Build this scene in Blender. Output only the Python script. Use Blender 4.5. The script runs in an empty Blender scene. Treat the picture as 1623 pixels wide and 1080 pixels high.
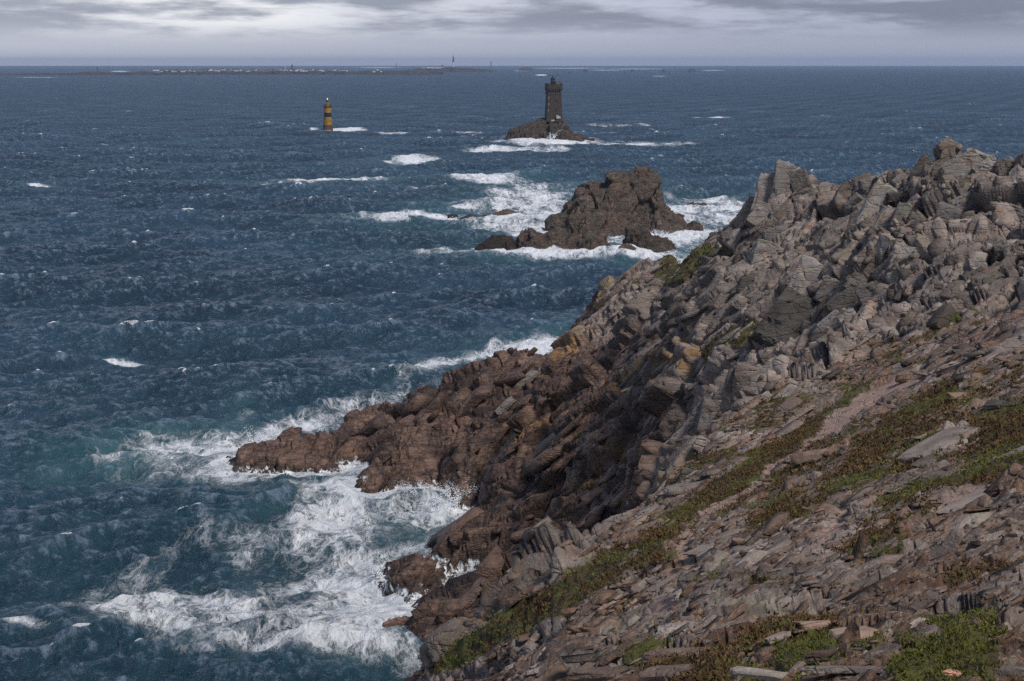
import bpy, bmesh, math, random
import numpy as np
from mathutils import Vector, Matrix
from mathutils.bvhtree import BVHTree

scene = bpy.context.scene
C = scene.collection

# ------------------------------------------------------------------ camera, world, sun
H = 56.0                       # eye height above the sea
F = 2400.0                     # focal length in pixels of the 1623 px wide photograph
PITCH = math.radians(10.40)
CAM = np.array([0.0, 0.0, H])
cam_data = bpy.data.cameras.new("camera")
cam_data.lens = F / 1623.0 * 36.0
cam_data.sensor_width = 36.0
cam_data.clip_start = 0.2
cam_data.clip_end = 120000.0
cam = bpy.data.objects.new("camera", cam_data)
C.objects.link(cam)
cam.location = CAM
cam.rotation_euler = (math.pi / 2 - PITCH, 0, 0)
scene.camera = cam

scene.render.engine = 'CYCLES'
scene.cycles.use_denoising = False
scene.cycles.sample_clamp_indirect = 0.4
scene.cycles.sample_clamp_direct = 1.1
scene.cycles.max_bounces = 5
scene.cycles.diffuse_bounces = 2
scene.cycles.glossy_bounces = 2
scene.cycles.transmission_bounces = 2
scene.cycles.volume_bounces = 0
scene.cycles.caustics_reflective = False
scene.cycles.caustics_refractive = False
scene.view_settings.view_transform = 'Standard'
scene.view_settings.look = 'None'
scene.view_settings.exposure = 0.28
scene.view_settings.gamma = 1.0

SUN_EL, SUN_AZ = math.radians(54), math.radians(138)     # azimuth from +Y towards +X

def N(nt, kind, **kw):
    n = nt.nodes.new(kind)
    for k, v in kw.items():
        if k in ('operation', 'blend_type', 'data_type', 'noise_dimensions', 'feature', 'sky_type', 'sun_disc', 'attribute_name',
                 'use_clamp', 'interpolation_type', 'vector_type', 'noise_type', 'distance', 'clamp'):
            setattr(n, k, v)
    return n

def setin(node, name, val):
    node.inputs[name].default_value = val

class NT:
    """small helper for wiring shader nodes"""
    def __init__(self, nt):
        self.nt = nt; nt.nodes.clear()
    def put(self, sock, v):
        if isinstance(v, bpy.types.NodeSocket): self.nt.links.new(v, sock)
        elif v is not None: sock.default_value = v
    def math(self, op, a, b=None, c=None, clamp=False):
        n = self.nt.nodes.new('ShaderNodeMath'); n.operation = op; n.use_clamp = clamp
        self.put(n.inputs[0], a)
        if b is not None: self.put(n.inputs[1], b)
        if c is not None: self.put(n.inputs[2], c)
        return n.outputs[0]
    def vmath(self, op, a, b=None):
        n = self.nt.nodes.new('ShaderNodeVectorMath'); n.operation = op
        self.put(n.inputs[0], a)
        if b is not None: self.put(n.inputs[1], b)
        return n.outputs[0]
    def scale(self, v, s):
        n = self.nt.nodes.new('ShaderNodeVectorMath'); n.operation = 'MULTIPLY'
        self.put(n.inputs[0], v); n.inputs[1].default_value = s if hasattr(s, '__len__') else (s, s, s)
        return n.outputs[0]
    def ramp(self, v, lo, hi, a=0.0, b=1.0, smooth=True):
        n = self.nt.nodes.new('ShaderNodeMapRange'); n.interpolation_type = 'SMOOTHSTEP' if smooth else 'LINEAR'
        n.clamp = True
        self.put(n.inputs['Value'], v)
        n.inputs['From Min'].default_value = lo; n.inputs['From Max'].default_value = hi
        n.inputs['To Min'].default_value = a; n.inputs['To Max'].default_value = b
        return n.outputs[0]
    def mix(self, f, a, b, mode='MIX'):
        n = self.nt.nodes.new('ShaderNodeMix'); n.data_type = 'RGBA'; n.blend_type = mode; n.clamp_factor = True
        self.put(n.inputs[0], f); 
        self.put(n.inputs[6], a if isinstance(a, bpy.types.NodeSocket) else (*a[:3], 1.0))
        self.put(n.inputs[7], b if isinstance(b, bpy.types.NodeSocket) else (*b[:3], 1.0))
        return n.outputs[2]
    def noise(self, vec, scale, detail=4, rough=0.55, dist=0.0, out=0, kind='FBM'):
        n = self.nt.nodes.new('ShaderNodeTexNoise'); n.noise_type = kind
        self.put(n.inputs['Vector'], vec)
        n.inputs['Scale'].default_value = scale; n.inputs['Detail'].default_value = detail
        n.inputs['Roughness'].default_value = rough; n.inputs['Distortion'].default_value = dist
        return n.outputs[out]
    def voro(self, vec, scale, feature='F1', rnd=1.0, out=0):
        n = self.nt.nodes.new('ShaderNodeTexVoronoi'); n.feature = feature
        self.put(n.inputs['Vector'], vec); n.inputs['Scale'].default_value = scale
        n.inputs['Randomness'].default_value = rnd
        return n.outputs[out]
    def attr(self, name, out='Fac'):
        n = self.nt.nodes.new('ShaderNodeAttribute'); n.attribute_name = name
        return n.outputs[out]
    def sep(self, v):
        n = self.nt.nodes.new('ShaderNodeSeparateXYZ'); self.put(n.inputs[0], v); return n.outputs
    def comb(self, x, y, z):
        n = self.nt.nodes.new('ShaderNodeCombineXYZ')
        for i, v in enumerate((x, y, z)): self.put(n.inputs[i], v)
        return n.outputs[0]
    def bump(self, h, strength=0.5, dist=0.1, normal=None):
        n = self.nt.nodes.new('ShaderNodeBump')
        n.inputs['Strength'].default_value = strength; n.inputs['Distance'].default_value = dist
        self.put(n.inputs['Height'], h)
        if normal is not None: self.put(n.inputs['Normal'], normal)
        return n.outputs[0]
    def principled(self, color, rough=0.85, normal=None, spec=None, **kw):
        n = self.nt.nodes.new('ShaderNodeBsdfPrincipled')
        self.put(n.inputs['Base Color'], color if isinstance(color, bpy.types.NodeSocket) else (*color[:3], 1.0))
        self.put(n.inputs['Roughness'], rough)
        if spec is not None: self.put(n.inputs['Specular IOR Level'], spec)
        if normal is not None: self.put(n.inputs['Normal'], normal)
        for k, v in kw.items(): self.put(n.inputs[k], v)
        return n.outputs[0]
    def out(self, surf=None, vol=None):
        n = self.nt.nodes.new('ShaderNodeOutputMaterial')
        if surf is not None: self.nt.links.new(surf, n.inputs['Surface'])
        if vol is not None: self.nt.links.new(vol, n.inputs['Volume'])

def material(name):
    m = bpy.data.materials.new(name); m.use_nodes = True
    return m, NT(m.node_tree)

# sky: physical sky seen through a broken sheet of rain cloud
world = bpy.data.worlds.new("World"); scene.world = world; world.use_nodes = True
w = NT(world.node_tree)
sky = world.node_tree.nodes.new('ShaderNodeTexSky'); sky.sky_type = 'NISHITA'; sky.sun_disc = False
sky.sun_elevation = SUN_EL; sky.sun_rotation = SUN_AZ
sky.air_density = 1.2; sky.dust_density = 2.0
skyc = w.scale(sky.outputs[0], 0.10)
tc = world.node_tree.nodes.new('ShaderNodeTexCoord').outputs['Generated']
x, y, z = w.sep(tc)
cl = w.noise(w.scale(tc, (6.0, 6.0, 46.0)), 1.6, 7, 0.56, 0.1)
cl2 = w.noise(w.scale(tc, (2.2, 2.2, 30.0)), 1.0, 3, 0.5)
wisp = w.noise(w.scale(tc, (22.0, 22.0, 120.0)), 2.0, 5, 0.6, 0.1)
glow = w.ramp(w.math('ABSOLUTE', w.math('ADD', x, 0.185)), 0.12, 0.0)
left = w.ramp(x, 0.30, -0.34)
low = w.mix(left, (0.355, 0.38, 0.485), (0.52, 0.545, 0.62))             # veil near the horizon
bright = w.mix(left, (0.37, 0.41, 0.54), (0.76, 0.77, 0.84))
cfac = w.math('ADD', w.math('MULTIPLY', cl, 0.62), w.math('ADD', w.math('MULTIPLY', cl2, 0.30), w.math('MULTIPLY', wisp, 0.14)))
cmask = w.ramp(w.math('SUBTRACT', cfac, w.math('MULTIPLY', glow, 0.06)), 0.44, 0.585)
cloud = w.mix(cmask, w.mix(glow, bright, (0.90, 0.90, 0.93)), w.mix(left, (0.165, 0.190, 0.27), (0.30, 0.33, 0.41)))
band = w.ramp(z, 0.010, 0.030)
lowsky = w.mix(band, low, cloud)
# higher up (only seen in the water and as fill light)
hi = w.noise(w.scale(tc, (2.0, 2.0, 3.0)), 1.5, 4, 0.55)
high = w.mix(w.ramp(hi, 0.35, 0.65), (0.050, 0.088, 0.180), (0.165, 0.215, 0.34))
full = w.mix(w.ramp(z, 0.06, 0.36), lowsky, high)
mixed = w.mix(0.85, skyc, full)
bg = world.node_tree.nodes.new('ShaderNodeBackground'); bg.inputs['Strength'].default_value = 1.0
world.node_tree.links.new(mixed, bg.inputs['Color'])
wo = world.node_tree.nodes.new('ShaderNodeOutputWorld'); world.node_tree.links.new(bg.outputs[0], wo.inputs['Surface'])

sun = bpy.data.lights.new("sun", 'SUN'); sun.energy = 3.1; sun.angle = math.radians(12); sun.color = (1.0, 0.93, 0.84)
so = bpy.data.objects.new("sun", sun); C.objects.link(so)
sd = Vector((math.sin(SUN_AZ) * math.cos(SUN_EL), math.cos(SUN_AZ) * math.cos(SUN_EL), math.sin(SUN_EL)))
so.rotation_euler = sd.to_track_quat('Z', 'Y').to_euler(); so.location = sd * 300

# ------------------------------------------------------------------ numeric helpers
def ray(px, py):
    u = (np.asarray(px, float) - 811.5) / F; v = (540.0 - np.asarray(py, float)) / F
    c, s = math.cos(PITCH), math.sin(PITCH)
    return np.stack([u + 0 * v, c + v * s, -s + v * c], -1)
def at(px, py, Y):
    d = ray(px, py); return CAM + d * (Y / d[..., 1:2])
def at_z(px, py, z=0.0):
    d = ray(px, py); return CAM + d * ((z - H) / d[..., 2:3])
def to_px(P):
    P = np.asarray(P, float) - CAM
    c, s = math.cos(PITCH), math.sin(PITCH)
    f = P[..., 1] * c - P[..., 2] * s; up = P[..., 1] * s + P[..., 2] * c
    return 811.5 + F * P[..., 0] / f, 540.0 - F * up / f

def hsh(i, j, k, seed):
    with np.errstate(over='ignore'):
        h = (i.astype(np.uint32) * np.uint32(374761393) + j.astype(np.uint32) * np.uint32(668265263)
             + k.astype(np.uint32) * np.uint32(2147483647) + np.uint32(seed * 974634777 & 0xffffffff))
        h = (h ^ (h >> np.uint32(13))) * np.uint32(1274126177)
        h = (h ^ (h >> np.uint32(16))) * np.uint32(2246822519)
        h ^= h >> np.uint32(15)
    return (h & np.uint32(0xffffff)).astype(np.float32) / np.float32(16777216.0)

def vnoise(P, seed=0):
    Q = np.floor(P); f = (P - Q).astype(np.float32); f = f * f * f * (f * (f * 6 - 15) + 10)
    q = Q.astype(np.int64).astype(np.int32)
    r = 0
    for dx in (0, 1):
        wx = f[:, 0] if dx else 1 - f[:, 0]
        for dy in (0, 1):
            wy = f[:, 1] if dy else 1 - f[:, 1]
            for dz in (0, 1):
                wz = f[:, 2] if dz else 1 - f[:, 2]
                r = r + wx * wy * wz * hsh(q[:, 0] + dx, q[:, 1] + dy, q[:, 2] + dz, seed)
    return r * 2 - 1
def fbm(P, octv=4, seed=0, gain=0.5, lac=2.03):
    a, s, r = 1.0, 0.0, 0
    for o in range(octv):
        r = r + a * vnoise(P * lac ** o + 17.3 * o, seed + o); s += a; a *= gain
    return r / s

def facets(Q, seed):
    """cellular blocks: each cell gets a random offset and tilt; returns (value, tilt part, edge distance, cell random)"""
    Q = Q.astype(np.float32)
    B = np.floor(Q - 0.5).astype(np.int32)
    n = len(Q)
    d1 = np.full(n, 9., np.float32); d2 = d1.copy()
    h = np.zeros(n, np.float32); t = np.zeros(n, np.float32); r2 = np.zeros(n, np.float32)
    for dx in (0, 1):
        for dy in (0, 1):
            for dz in (0, 1):
                i, j, k = B[:, 0] + dx, B[:, 1] + dy, B[:, 2] + dz
                cx = i + 0.5 + 0.75 * (hsh(i, j, k, seed) - 0.5)
                cy = j + 0.5 + 0.75 * (hsh(i, j, k, seed + 1) - 0.5)
                cz = k + 0.5 + 0.75 * (hsh(i, j, k, seed + 2) - 0.5)
                ex, ey, ez = Q[:, 0] - cx, Q[:, 1] - cy, Q[:, 2] - cz
                d = np.sqrt(ex * ex + ey * ey + ez * ez)
                m = d < d1
                d2 = np.where(m, d1, np.minimum(d2, d))
                d1 = np.where(m, d, d1)
                hh = hsh(i, j, k, seed + 3)
                tt = (hsh(i, j, k, seed + 4) - 0.5) * ex + (hsh(i, j, k, seed + 5) - 0.5) * ey + (hsh(i, j, k, seed + 6) - 0.5) * ez
                h = np.where(m, hh - 0.5, h); t = np.where(m, tt, t); r2 = np.where(m, hsh(i, j, k, seed + 7), r2)
    return h, t, d2 - d1, r2

def smooth(x, a, b):
    t = np.clip((x - a) / (b - a), 0, 1); return t * t * (3 - 2 * t)

def frame_from(nrm, strike):
    n = np.array(nrm, float); n /= np.linalg.norm(n)
    u = np.array(strike, float); u -= n * u.dot(n); u /= np.linalg.norm(u)
    v = np.cross(n, u)
    return np.stack([u, v, n], 0)          # rows: strike, down dip, normal
FOL = frame_from((-0.66, 0.0, 0.75), (0.27, 0.96, 0.0))
JNT = frame_from((-0.80, -0.35, 0.45), (0.48, 0.25, 0.84))       # upright jointed tor rock

def new_mesh(name, verts, faces=None, quads=None, tris=None, smooth_shade=False):
    me = bpy.data.meshes.new(name)
    verts = np.ascontiguousarray(verts, np.float32)
    me.vertices.add(len(verts)); me.vertices.foreach_set('co', verts.ravel())
    loops, starts, tot = [], [], 0
    if quads is not None and len(quads):
        loops.append(np.asarray(quads, np.int32).ravel()); starts.append(np.arange(len(quads), dtype=np.int32) * 4); tot = len(quads) * 4
    if tris is not None and len(tris):
        loops.append(np.asarray(tris, np.int32).ravel()); starts.append(tot + np.arange(len(tris), dtype=np.int32) * 3)
    L = np.concatenate(loops); S = np.concatenate(starts)
    me.loops.add(len(L)); me.loops.foreach_set('vertex_index', L)
    me.polygons.add(len(S)); me.polygons.foreach_set('loop_start', S)
    me.update(calc_edges=True); me.validate()
    if smooth_shade: me.polygons.foreach_set('use_smooth', np.ones(len(S), bool))
    return me
def vattr(me, name, vals):
    a = me.attributes.new(name, 'FLOAT', 'POINT'); a.data.foreach_set('value', np.ascontiguousarray(vals, np.float32))
def link(name, me, mat=None, parent=None, **props):
    o = bpy.data.objects.new(name, me); C.objects.link(o)
    if mat is not None and me is not None and not me.materials: me.materials.append(mat)
    if parent is not None: o.parent = parent
    for k, v in props.items(): o[k] = v
    return o
def grid_quads(nr, nc):
    i = np.arange(nr * nc, dtype=np.int32).reshape(nr, nc)
    return np.stack([i[:-1, :-1], i[:-1, 1:], i[1:, 1:], i[1:, :-1]], -1).reshape(-1, 4)
def grid_normals(P):
    du = np.gradient(P, axis=1); dv = np.gradient(P, axis=0)
    n = np.cross(du, dv); n /= np.linalg.norm(n, axis=-1, keepdims=True) + 1e-9
    n[n[..., 2] < 0] *= -1
    return n

# ------------------------------------------------------------------ headland: survey points
SURV = []
def s_d(px, py, Y): SURV.append(at(px, py, Y))
def s_w(px, py): SURV.append(at_z(px, py, 0.0))
def s_z(px, py, z): SURV.append(at_z(px, py, z))
def s_h(px, Y, z): SURV.append(np.array([(px - 811.5) / F * Y * 1.02, Y, z]))
for t in [(2300,1080,4.5),(2300,900,9),(2000,1080,5),(2000,900,12),(2000,700,24),(2000,500,50),(2000,350,75),
          (1623,1080,7),(1300,1080,8),(1100,1080,9.5),(1000,1080,11),(920,1080,15),(800,1080,27),(700,1080,43),(662,1085,50),
          (1623,1000,10),(1300,1000,14),(1150,1000,18),(1000,1000,26),(900,1000,37),(800,1000,50),(740,1000,56),(700,1038,56),
          (1623,900,16),(1450,900,19),(1300,900,24),(1180,900,30),(1090,900,36),(950,900,50),(890,910,56),(830,945,59),
          (1623,800,26),(1450,800,31),(1300,800,40),(1200,800,47),(1100,800,58),(1030,800,65),(960,850,60),
          (1623,700,38),(1500,700,43),(1400,700,50),(1300,700,60),(1220,700,70),(1120,700,80),(1065,750,73),
          (1623,600,55),(1500,600,64),(1400,600,76),(1320,600,86),(1250,600,96),(1170,650,87),
          (1623,500,74),(1500,510,84),(1400,520,97),(1320,545,106),
          (1623,400,93),(1500,400,103),(1400,400,114),(1320,430,122),
          (1623,310,108),(1500,300,118),(1400,310,128),
          (1623,272,113),(1570,266,119),(1520,250,124),(1450,278,131),(1395,285,138),(1335,310,148),(1298,340,154),(1250,272,160),(1212,300,164),
          (1260,340,150),(1300,380,138),(1240,430,138),(1230,500,125)]: s_d(*t)
# crest line and the back of the headland
for t in [(1190,350,39),(1140,380,35.5),(1060,404,32),(990,432,28.5),(958,450,26),(935,500,21),(905,550,16.5),(870,568,13.5),(840,568,12),
          (800,576,11),(740,604,8.6),(690,620,7.4),(620,648,5.4),(560,668,4.0),(540,673,4.4),(520,684,3.2),(496,694,2.2),(500,708,1.2),(430,716,0.7),(545,700,2.4),(458,685,3.4),(430,706,1.9),(410,716,0.9)]: s_z(*t)
for t in [(880,242,-6),(930,225,2),(930,240,-6),(980,215,14),(990,235,-5),(1060,212,18),(1060,240,-5),(1140,196,20),(1140,230,-5),(1200,186,24),
          (1200,225,-5),(1250,178,30),(1250,220,-5),(1330,172,26),(1330,215,0),(1400,160,30),(1400,200,4),(1500,148,32),(1500,190,6),
          (1620,140,32),(1620,190,6),(1800,140,34),(1800,190,10),(2100,120,36),(2100,190,12),(2100,300,-6),(1700,300,-8),(1400,300,-9),(1200,300,-9),
          (800,242,-5),(740,240,-5),(690,237,-5),(620,234,-5),(540,230,-5),(460,228,-6)]: s_h(*t)
# faces
for t in [(800,640,9.5),(700,680,5.5),(600,700,3.2),(640,735,1.6),(740,700,6),(700,745,2),(740,745,4),(690,770,0.8),
          (850,640,13),(850,700,10),(800,700,8.5),(780,760,4.5),(830,760,6),(900,640,16),(950,600,19.5),(950,560,20.5),(900,700,14),(860,775,5.5),(900,760,10),
          (940,700,17),(960,640,20),(900,800,7.5),(950,760,14),(1000,750,17.5),(1000,700,20),(1000,600,23.5),(1050,640,25),(1100,600,28.5),
          (1000,500,26.5),(1050,450,29.5),(1100,500,31.5),(1150,440,34),(1200,500,35),(1200,560,33.5),(1150,600,31),(1100,650,27.5),(1060,700,23),
          (1010,760,17),(950,810,12),(900,850,8),(850,840,5.5),(790,850,3.0),(820,870,4),(750,855,2.6),(700,878,2.0),(650,893,1.2),
          (860,880,6.5),(700,965,3.2),(660,985,2.0),(760,945,5.0),(800,925,7.5),(830,890,7),(625,997,0.9),(700,1000,1.6),(740,1000,2.5)]: s_z(*t)
# hidden ground behind the near shoulder
for t in [(645,60,25),(645,74,10),(645,90,0),(645,110,-5),(700,66,23),(700,82,9),(700,100,2),(760,70,22),(760,90,9),(760,115,3.5),(830,72,22),(830,90,12),(830,115,8),
          (900,72,24),(900,90,15),(900,115,11),(960,76,24),(960,95,17),(960,118,14),(1030,80,26),(1030,98,19),(1065,90,27),(1120,98,28),(1170,104,29.5),
          (560,60,12),(560,75,1),(560,95,-6),(600,48,27),(625,56,22),(600,70,6),(680,63,24),(450,50,16),(450,66,0),(450,85,-7),(560,40,28),(450,30,34),(600,20,45),(700,12,48.5),(811,6,52),(811,3.5,53.3),(811,2.3,53.8),(200,2.3,53.6),(1500,2.3,54.0),(2200,2.3,54.2),(2700,2.3,54.4),(2700,5,54.4),(200,5,50.5),(2700,12,54),
          (1300,4,53.6),(600,5,50),(300,30,36),(300,45,10),(300,65,-7)]: s_h(*t)
# waterline
WL = [(395,722),(430,724),(470,719),(530,716),(562,714),(540,746),(600,753),(650,754),(613,788),(650,781),(700,777),(738,808),(770,806),(806,796),
      (785,826),(740,843),(690,868),(610,897),(606,910),(660,908),(705,903),(730,920),(772,912),(736,930),(722,948),(690,956),(655,984),(604,1000),(650,1016),(684,1026)]
for t in WL: s_w(*t)
# sea bed in front of the shore
for t in [(380,745),(450,745),(500,742),(580,780),(560,830),(650,820),(700,830),(560,905),(600,935),(650,945),(560,1000),(600,1040),(640,1060),
          (350,700),(420,680)]: s_z(*t, -3.0)
for t in [(745,919),(700,928)]: s_z(*t, -1.6)
for t in [(300,720),(450,800),(500,900),(480,1000),(300,900),(100,900),(100,700),(300,1060),(560,1078)]: s_z(*t, -9.0)
for t in [(450,240),(300,240),(600,245),(760,255),(860,262),(300,120),(200,90),(300,300),(600,330),(900,330),(0,150),(0,250),(1000,390),(600,390),(200,390),(1500,390),(2000,390)]: s_h(*t, -10.0)
SURV = np.array(SURV)
def dom(x, y): return np.stack([x / y, 0.85 * np.log(y)], -1)
_c = dom(SURV[:, 0], SURV[:, 1])
def kern(r): return np.sqrt(r * r + 0.0004)
_D = np.linalg.norm(_c[:, None] - _c[None], axis=-1)
_K = -kern(_D) ; _n = len(_c)
_P = np.concatenate([np.ones((_n, 1)), _c], 1)
_A = np.zeros((_n + 3, _n + 3)); _A[:_n, :_n] = _K + 0.0003 * np.eye(_n); _A[:_n, _n:] = _P; _A[_n:, :_n] = _P.T
_w = np.linalg.solve(_A, np.concatenate([SURV[:, 2], np.zeros(3)]))
CA = np.linspace(-0.34, 0.80, 460); CS = np.linspace(math.log(2.2), math.log(430.0), 520)
_g = np.stack(np.meshgrid(CA, CS * 0.85), -1).reshape(-1, 2)
BASE = np.empty(len(_g))
for b in range(0, len(_g), 20000):
    r = kern(np.linalg.norm(_g[b:b + 20000, None] - _c[None], axis=-1))
    BASE[b:b + 20000] = -r @ _w[:_n] + _w[_n] + _g[b:b + 20000] @ _w[_n + 1:]
BASE = BASE.reshape(len(CS), len(CA))
def bil(G, x, y):
    a = np.clip((x / y - CA[0]) / (CA[1] - CA[0]), 0, len(CA) - 1.001); s = np.clip((np.log(np.maximum(y, 1e-3)) - CS[0]) / (CS[1] - CS[0]), 0, len(CS) - 1.001)
    i = a.astype(int); j = s.astype(int); fa = a - i; fs = s - j
    return (G[j, i] * (1 - fa) + G[j, i + 1] * fa) * (1 - fs) + (G[j + 1, i] * (1 - fa) + G[j + 1, i + 1] * fa) * fs
def base_z(x, y): return bil(BASE, x, y)
# coarse copy for asking where a line of sight meets the ground
_aa, _ss = np.meshgrid(CA, CS); _yy = np.exp(_ss)
CG = np.stack([_aa * _yy, _yy, BASE], -1)
BV = BVHTree.FromPolygons([Vector(v) for v in CG.reshape(-1, 3)], [tuple(q) for q in grid_quads(*BASE.shape).tolist()])
def hit(px, py):
    d = Vector(ray(px, py)).normalized()
    p, n, i, t = BV.ray_cast(Vector(CAM), d, 2000)
    if p is None: p = Vector(at_z(px, py)); n = Vector((0, 0, 1))
    if n.z < 0: n = -n
    return np.array(p), np.array(n)
# ------------------------------------------------------------------ rock materials
def rock_shader(name, attrs=True, grey=(0.145, 0.120, 0.108), brown=(0.066, 0.041, 0.031), wetness=0.0, lichen=0.35, orange=0.1, scale=1.0, bumpd=0.05, dirtcol=None):
    m, t = material(name)
    tc = t.nt.nodes.new('ShaderNodeTexCoord').outputs['Object']
    geo = t.nt.nodes.new('ShaderNodeNewGeometry')
    pos = geo.outputs['Position']
    oi = t.nt.nodes.new('ShaderNodeObjectInfo').outputs['Random']
    if attrs:
        wet = t.attr('wet'); tone = t.attr('tone'); orn = t.attr('orange')
    else:
        wet = wetness; tone = oi; orn = orange
    n1 = t.noise(pos, 0.35 * scale, 5, 0.6)
    n2 = t.noise(pos, 2.2 * scale, 6, 0.65)
    n3 = t.noise(pos, 11.0 * scale, 5, 0.7)
    # streaks along the foliation of the granite
    mp = t.nt.nodes.new('ShaderNodeMapping'); t.put(mp.inputs['Vector'], pos)
    mp.inputs['Rotation'].default_value = (0.0, math.radians(46), 0.0); mp.inputs['Scale'].default_value = (0.42, 0.8, 2.4)
    st = t.noise(mp.outputs[0], 0.7 * scale, 7, 0.68, 0.0)
    g = t.mix(t.ramp(n1, 0.3, 0.7), grey, tuple(c * 1.5 for c in grey))
    g = t.mix(t.ramp(st, 0.38, 0.66, 0, 0.75), g, (grey[0] * 0.62, grey[1] * 0.56, grey[2] * 0.55))
    g = t.mix(t.ramp(n3, 0.5, 0.75, 0, 0.45), g, (0.42, 0.39, 0.355))
    g = t.mix(t.ramp(t.noise(pos, 0.9 * scale, 3, 0.5), 0.52, 0.72, 0, 0.6), g, (0.21, 0.135, 0.10))     # pink feldspar
    gl = t.noise(pos, 1.3 * scale, 7, 0.7)
    g = t.mix(t.ramp(gl, 0.52, 0.66, 0, lichen), g, (0.20, 0.205, 0.145))       # grey green lichen
    b = t.mix(t.ramp(n2, 0.3, 0.7), brown, tuple(c * 2.1 for c in brown))
    b = t.mix(t.ramp(st, 0.42, 0.62, 0, 0.8), b, (brown[0] * 0.45, brown[1] * 0.42, brown[2] * 0.45))
    b = t.mix(t.ramp(n1, 0.5, 0.68, 0, 0.6), b, (0.115, 0.066, 0.043))
    wf = t.ramp(t.math('ADD', wet, t.math('MULTIPLY', t.math('SUBTRACT', n1, 0.5), 0.7)), 0.25, 0.75)
    col = t.mix(wf, g, b)
    on = t.noise(pos, 0.8 * scale, 7, 0.72)
    of = t.ramp(t.math('ADD', on, t.math('MULTIPLY', orn, 0.19)), 0.66, 0.76)
    col = t.mix(t.math('MULTIPLY', of, 0.75), col, t.mix(n2, (0.22, 0.085, 0.025), (0.20, 0.15, 0.045)))
    col = t.mix(1.0, col, t.comb(*[t.ramp(tone, 0, 1, 0.38, 1.7, False)] * 3), 'MULTIPLY')
    if attrs:
        soil = t.mix(t.ramp(n2, 0.35, 0.7), (0.060, 0.034, 0.023), (0.22, 0.128, 0.084))
        soil = t.mix(t.ramp(n3, 0.52, 0.7, 0, 0.8), soil, (0.33, 0.25, 0.20))
        col = t.mix(t.attr('soil'), col, soil)
        gr = t.mix(t.ramp(t.noise(pos, 1.1, 6, 0.7), 0.42, 0.62), (0.040, 0.026, 0.014), (0.075, 0.080, 0.018))
        gr = t.mix(t.ramp(t.noise(pos, 5.0, 4, 0.7), 0.5, 0.7, 0, 0.6), gr, (0.12, 0.105, 0.04))
        gf = t.ramp(t.math('ADD', t.attr('grass'), t.math('MULTIPLY', t.math('SUBTRACT', n2, 0.5), 0.9)), 0.42, 0.60)
        col = t.mix(gf, col, gr)
        path = t.mix(t.ramp(n3, 0.35, 0.7), (0.22, 0.145, 0.12), (0.37, 0.26, 0.215))
        col = t.mix(t.attr('path'), col, path)
        # sea water draining white over the lowest ledges
        sp = t.sep(pos)
        fo = t.noise(t.comb(t.math('MULTIPLY', sp[0], 0.9), t.math('MULTIPLY', sp[1], 0.9), t.math('MULTIPLY', sp[2], 0.25)), 1.1, 6, 0.7, 0.8)
        ff = t.ramp(t.math('ADD', fo, t.math('MULTIPLY', t.attr('wash'), 0.35)), 0.80, 0.92)
        col = t.mix(t.ramp(t.attr('wash'), 0.1, 0.8, 0, 0.55), col, (0.016, 0.012, 0.011))
        col = t.mix(ff, col, (0.72, 0.76, 0.80))
    rough = t.ramp(wf, 0, 1, 0.88, 0.50, False)
    vr = t.nt.nodes.new('ShaderNodeTexVoronoi'); vr.feature = 'DISTANCE_TO_EDGE'
    wv = t.vmath('ADD', mp.outputs[0], t.scale(t.noise(pos, 1.5 * scale, 3, 0.5, out=1), 0.6))
    t.put(vr.inputs['Vector'], wv); vr.inputs['Scale'].default_value = 0.75 * scale
    crack = t.ramp(vr.outputs[0], 0.0, 0.06)
    hgt = t.math('ADD', t.math('MULTIPLY', crack, 0.55), t.math('ADD', t.math('MULTIPLY', n2, 1.0), t.math('ADD', t.math('MULTIPLY', n3, 0.45), t.math('MULTIPLY', st, 0.45))))
    nrm = t.bump(hgt, 0.75, bumpd * 4 / scale)
    t.out(t.principled(col, rough, nrm, 0.35))
    return m
M_LAND = rock_shader('weathered_granite')
M_GREY = rock_shader('grey_lichen_granite', False, grey=(0.135, 0.124, 0.119), scale=1.0, orange=0.12, lichen=0.6)
M_SMALL = rock_shader('grey_stone', False, scale=3.0, orange=0.05, lichen=0.4, bumpd=0.03)
M_PINK = rock_shader('pinkish_stone', False, grey=(0.24, 0.165, 0.13), scale=3.0, orange=0.1, lichen=0.15, bumpd=0.03)
M_BROWN = rock_shader('wet_brown_granite', False, wetness=1.0, orange=0.2, bumpd=0.09)
M_STACK = rock_shader('dark_sea_granite', False, grey=(0.050, 0.040, 0.032), brown=(0.028, 0.020, 0.017), wetness=0.5, orange=0.15, scale=0.5, bumpd=0.16)

# ------------------------------------------------------------------ surface zones, laid along the ground
def poly_mask(px, py, pts, soft=0.6):
    best = np.full(px.shape, 9.0)
    for (x0, y0, w0), (x1, y1, w1) in zip(pts[:-1], pts[1:]):
        dx, dy = x1 - x0, y1 - y0
        t = np.clip(((px - x0) * dx + (py - y0) * dy) / (dx * dx + dy * dy + 1e-9), 0, 1)
        d = np.hypot(px - x0 - t * dx, py - y0 - t * dy) / (w0 + (w1 - w0) * t)
        best = np.minimum(best, d)
    return 1 - smooth(best, 1 - soft, 1 + soft)
PATHS = [[(1460,603,6),(1420,612,10),(1388,627,13),(1378,640,10)], [(1372,628,9),(1350,650,12),(1322,673,15),(1300,690,6)],
         [(1312,688,4),(1282,700,6),(1262,722,4),(1222,744,6),(1190,778,5),(1150,798,8),(1122,812,9),(1100,842,9),(1086,868,13),(1094,900,9)],
         [(1075,945,10),(1050,968,12),(1020,985,9)], [(1560,780,14),(1490,800,12)], [(1340,820,10),(1300,860,14),(1240,890,8)]]
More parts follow.
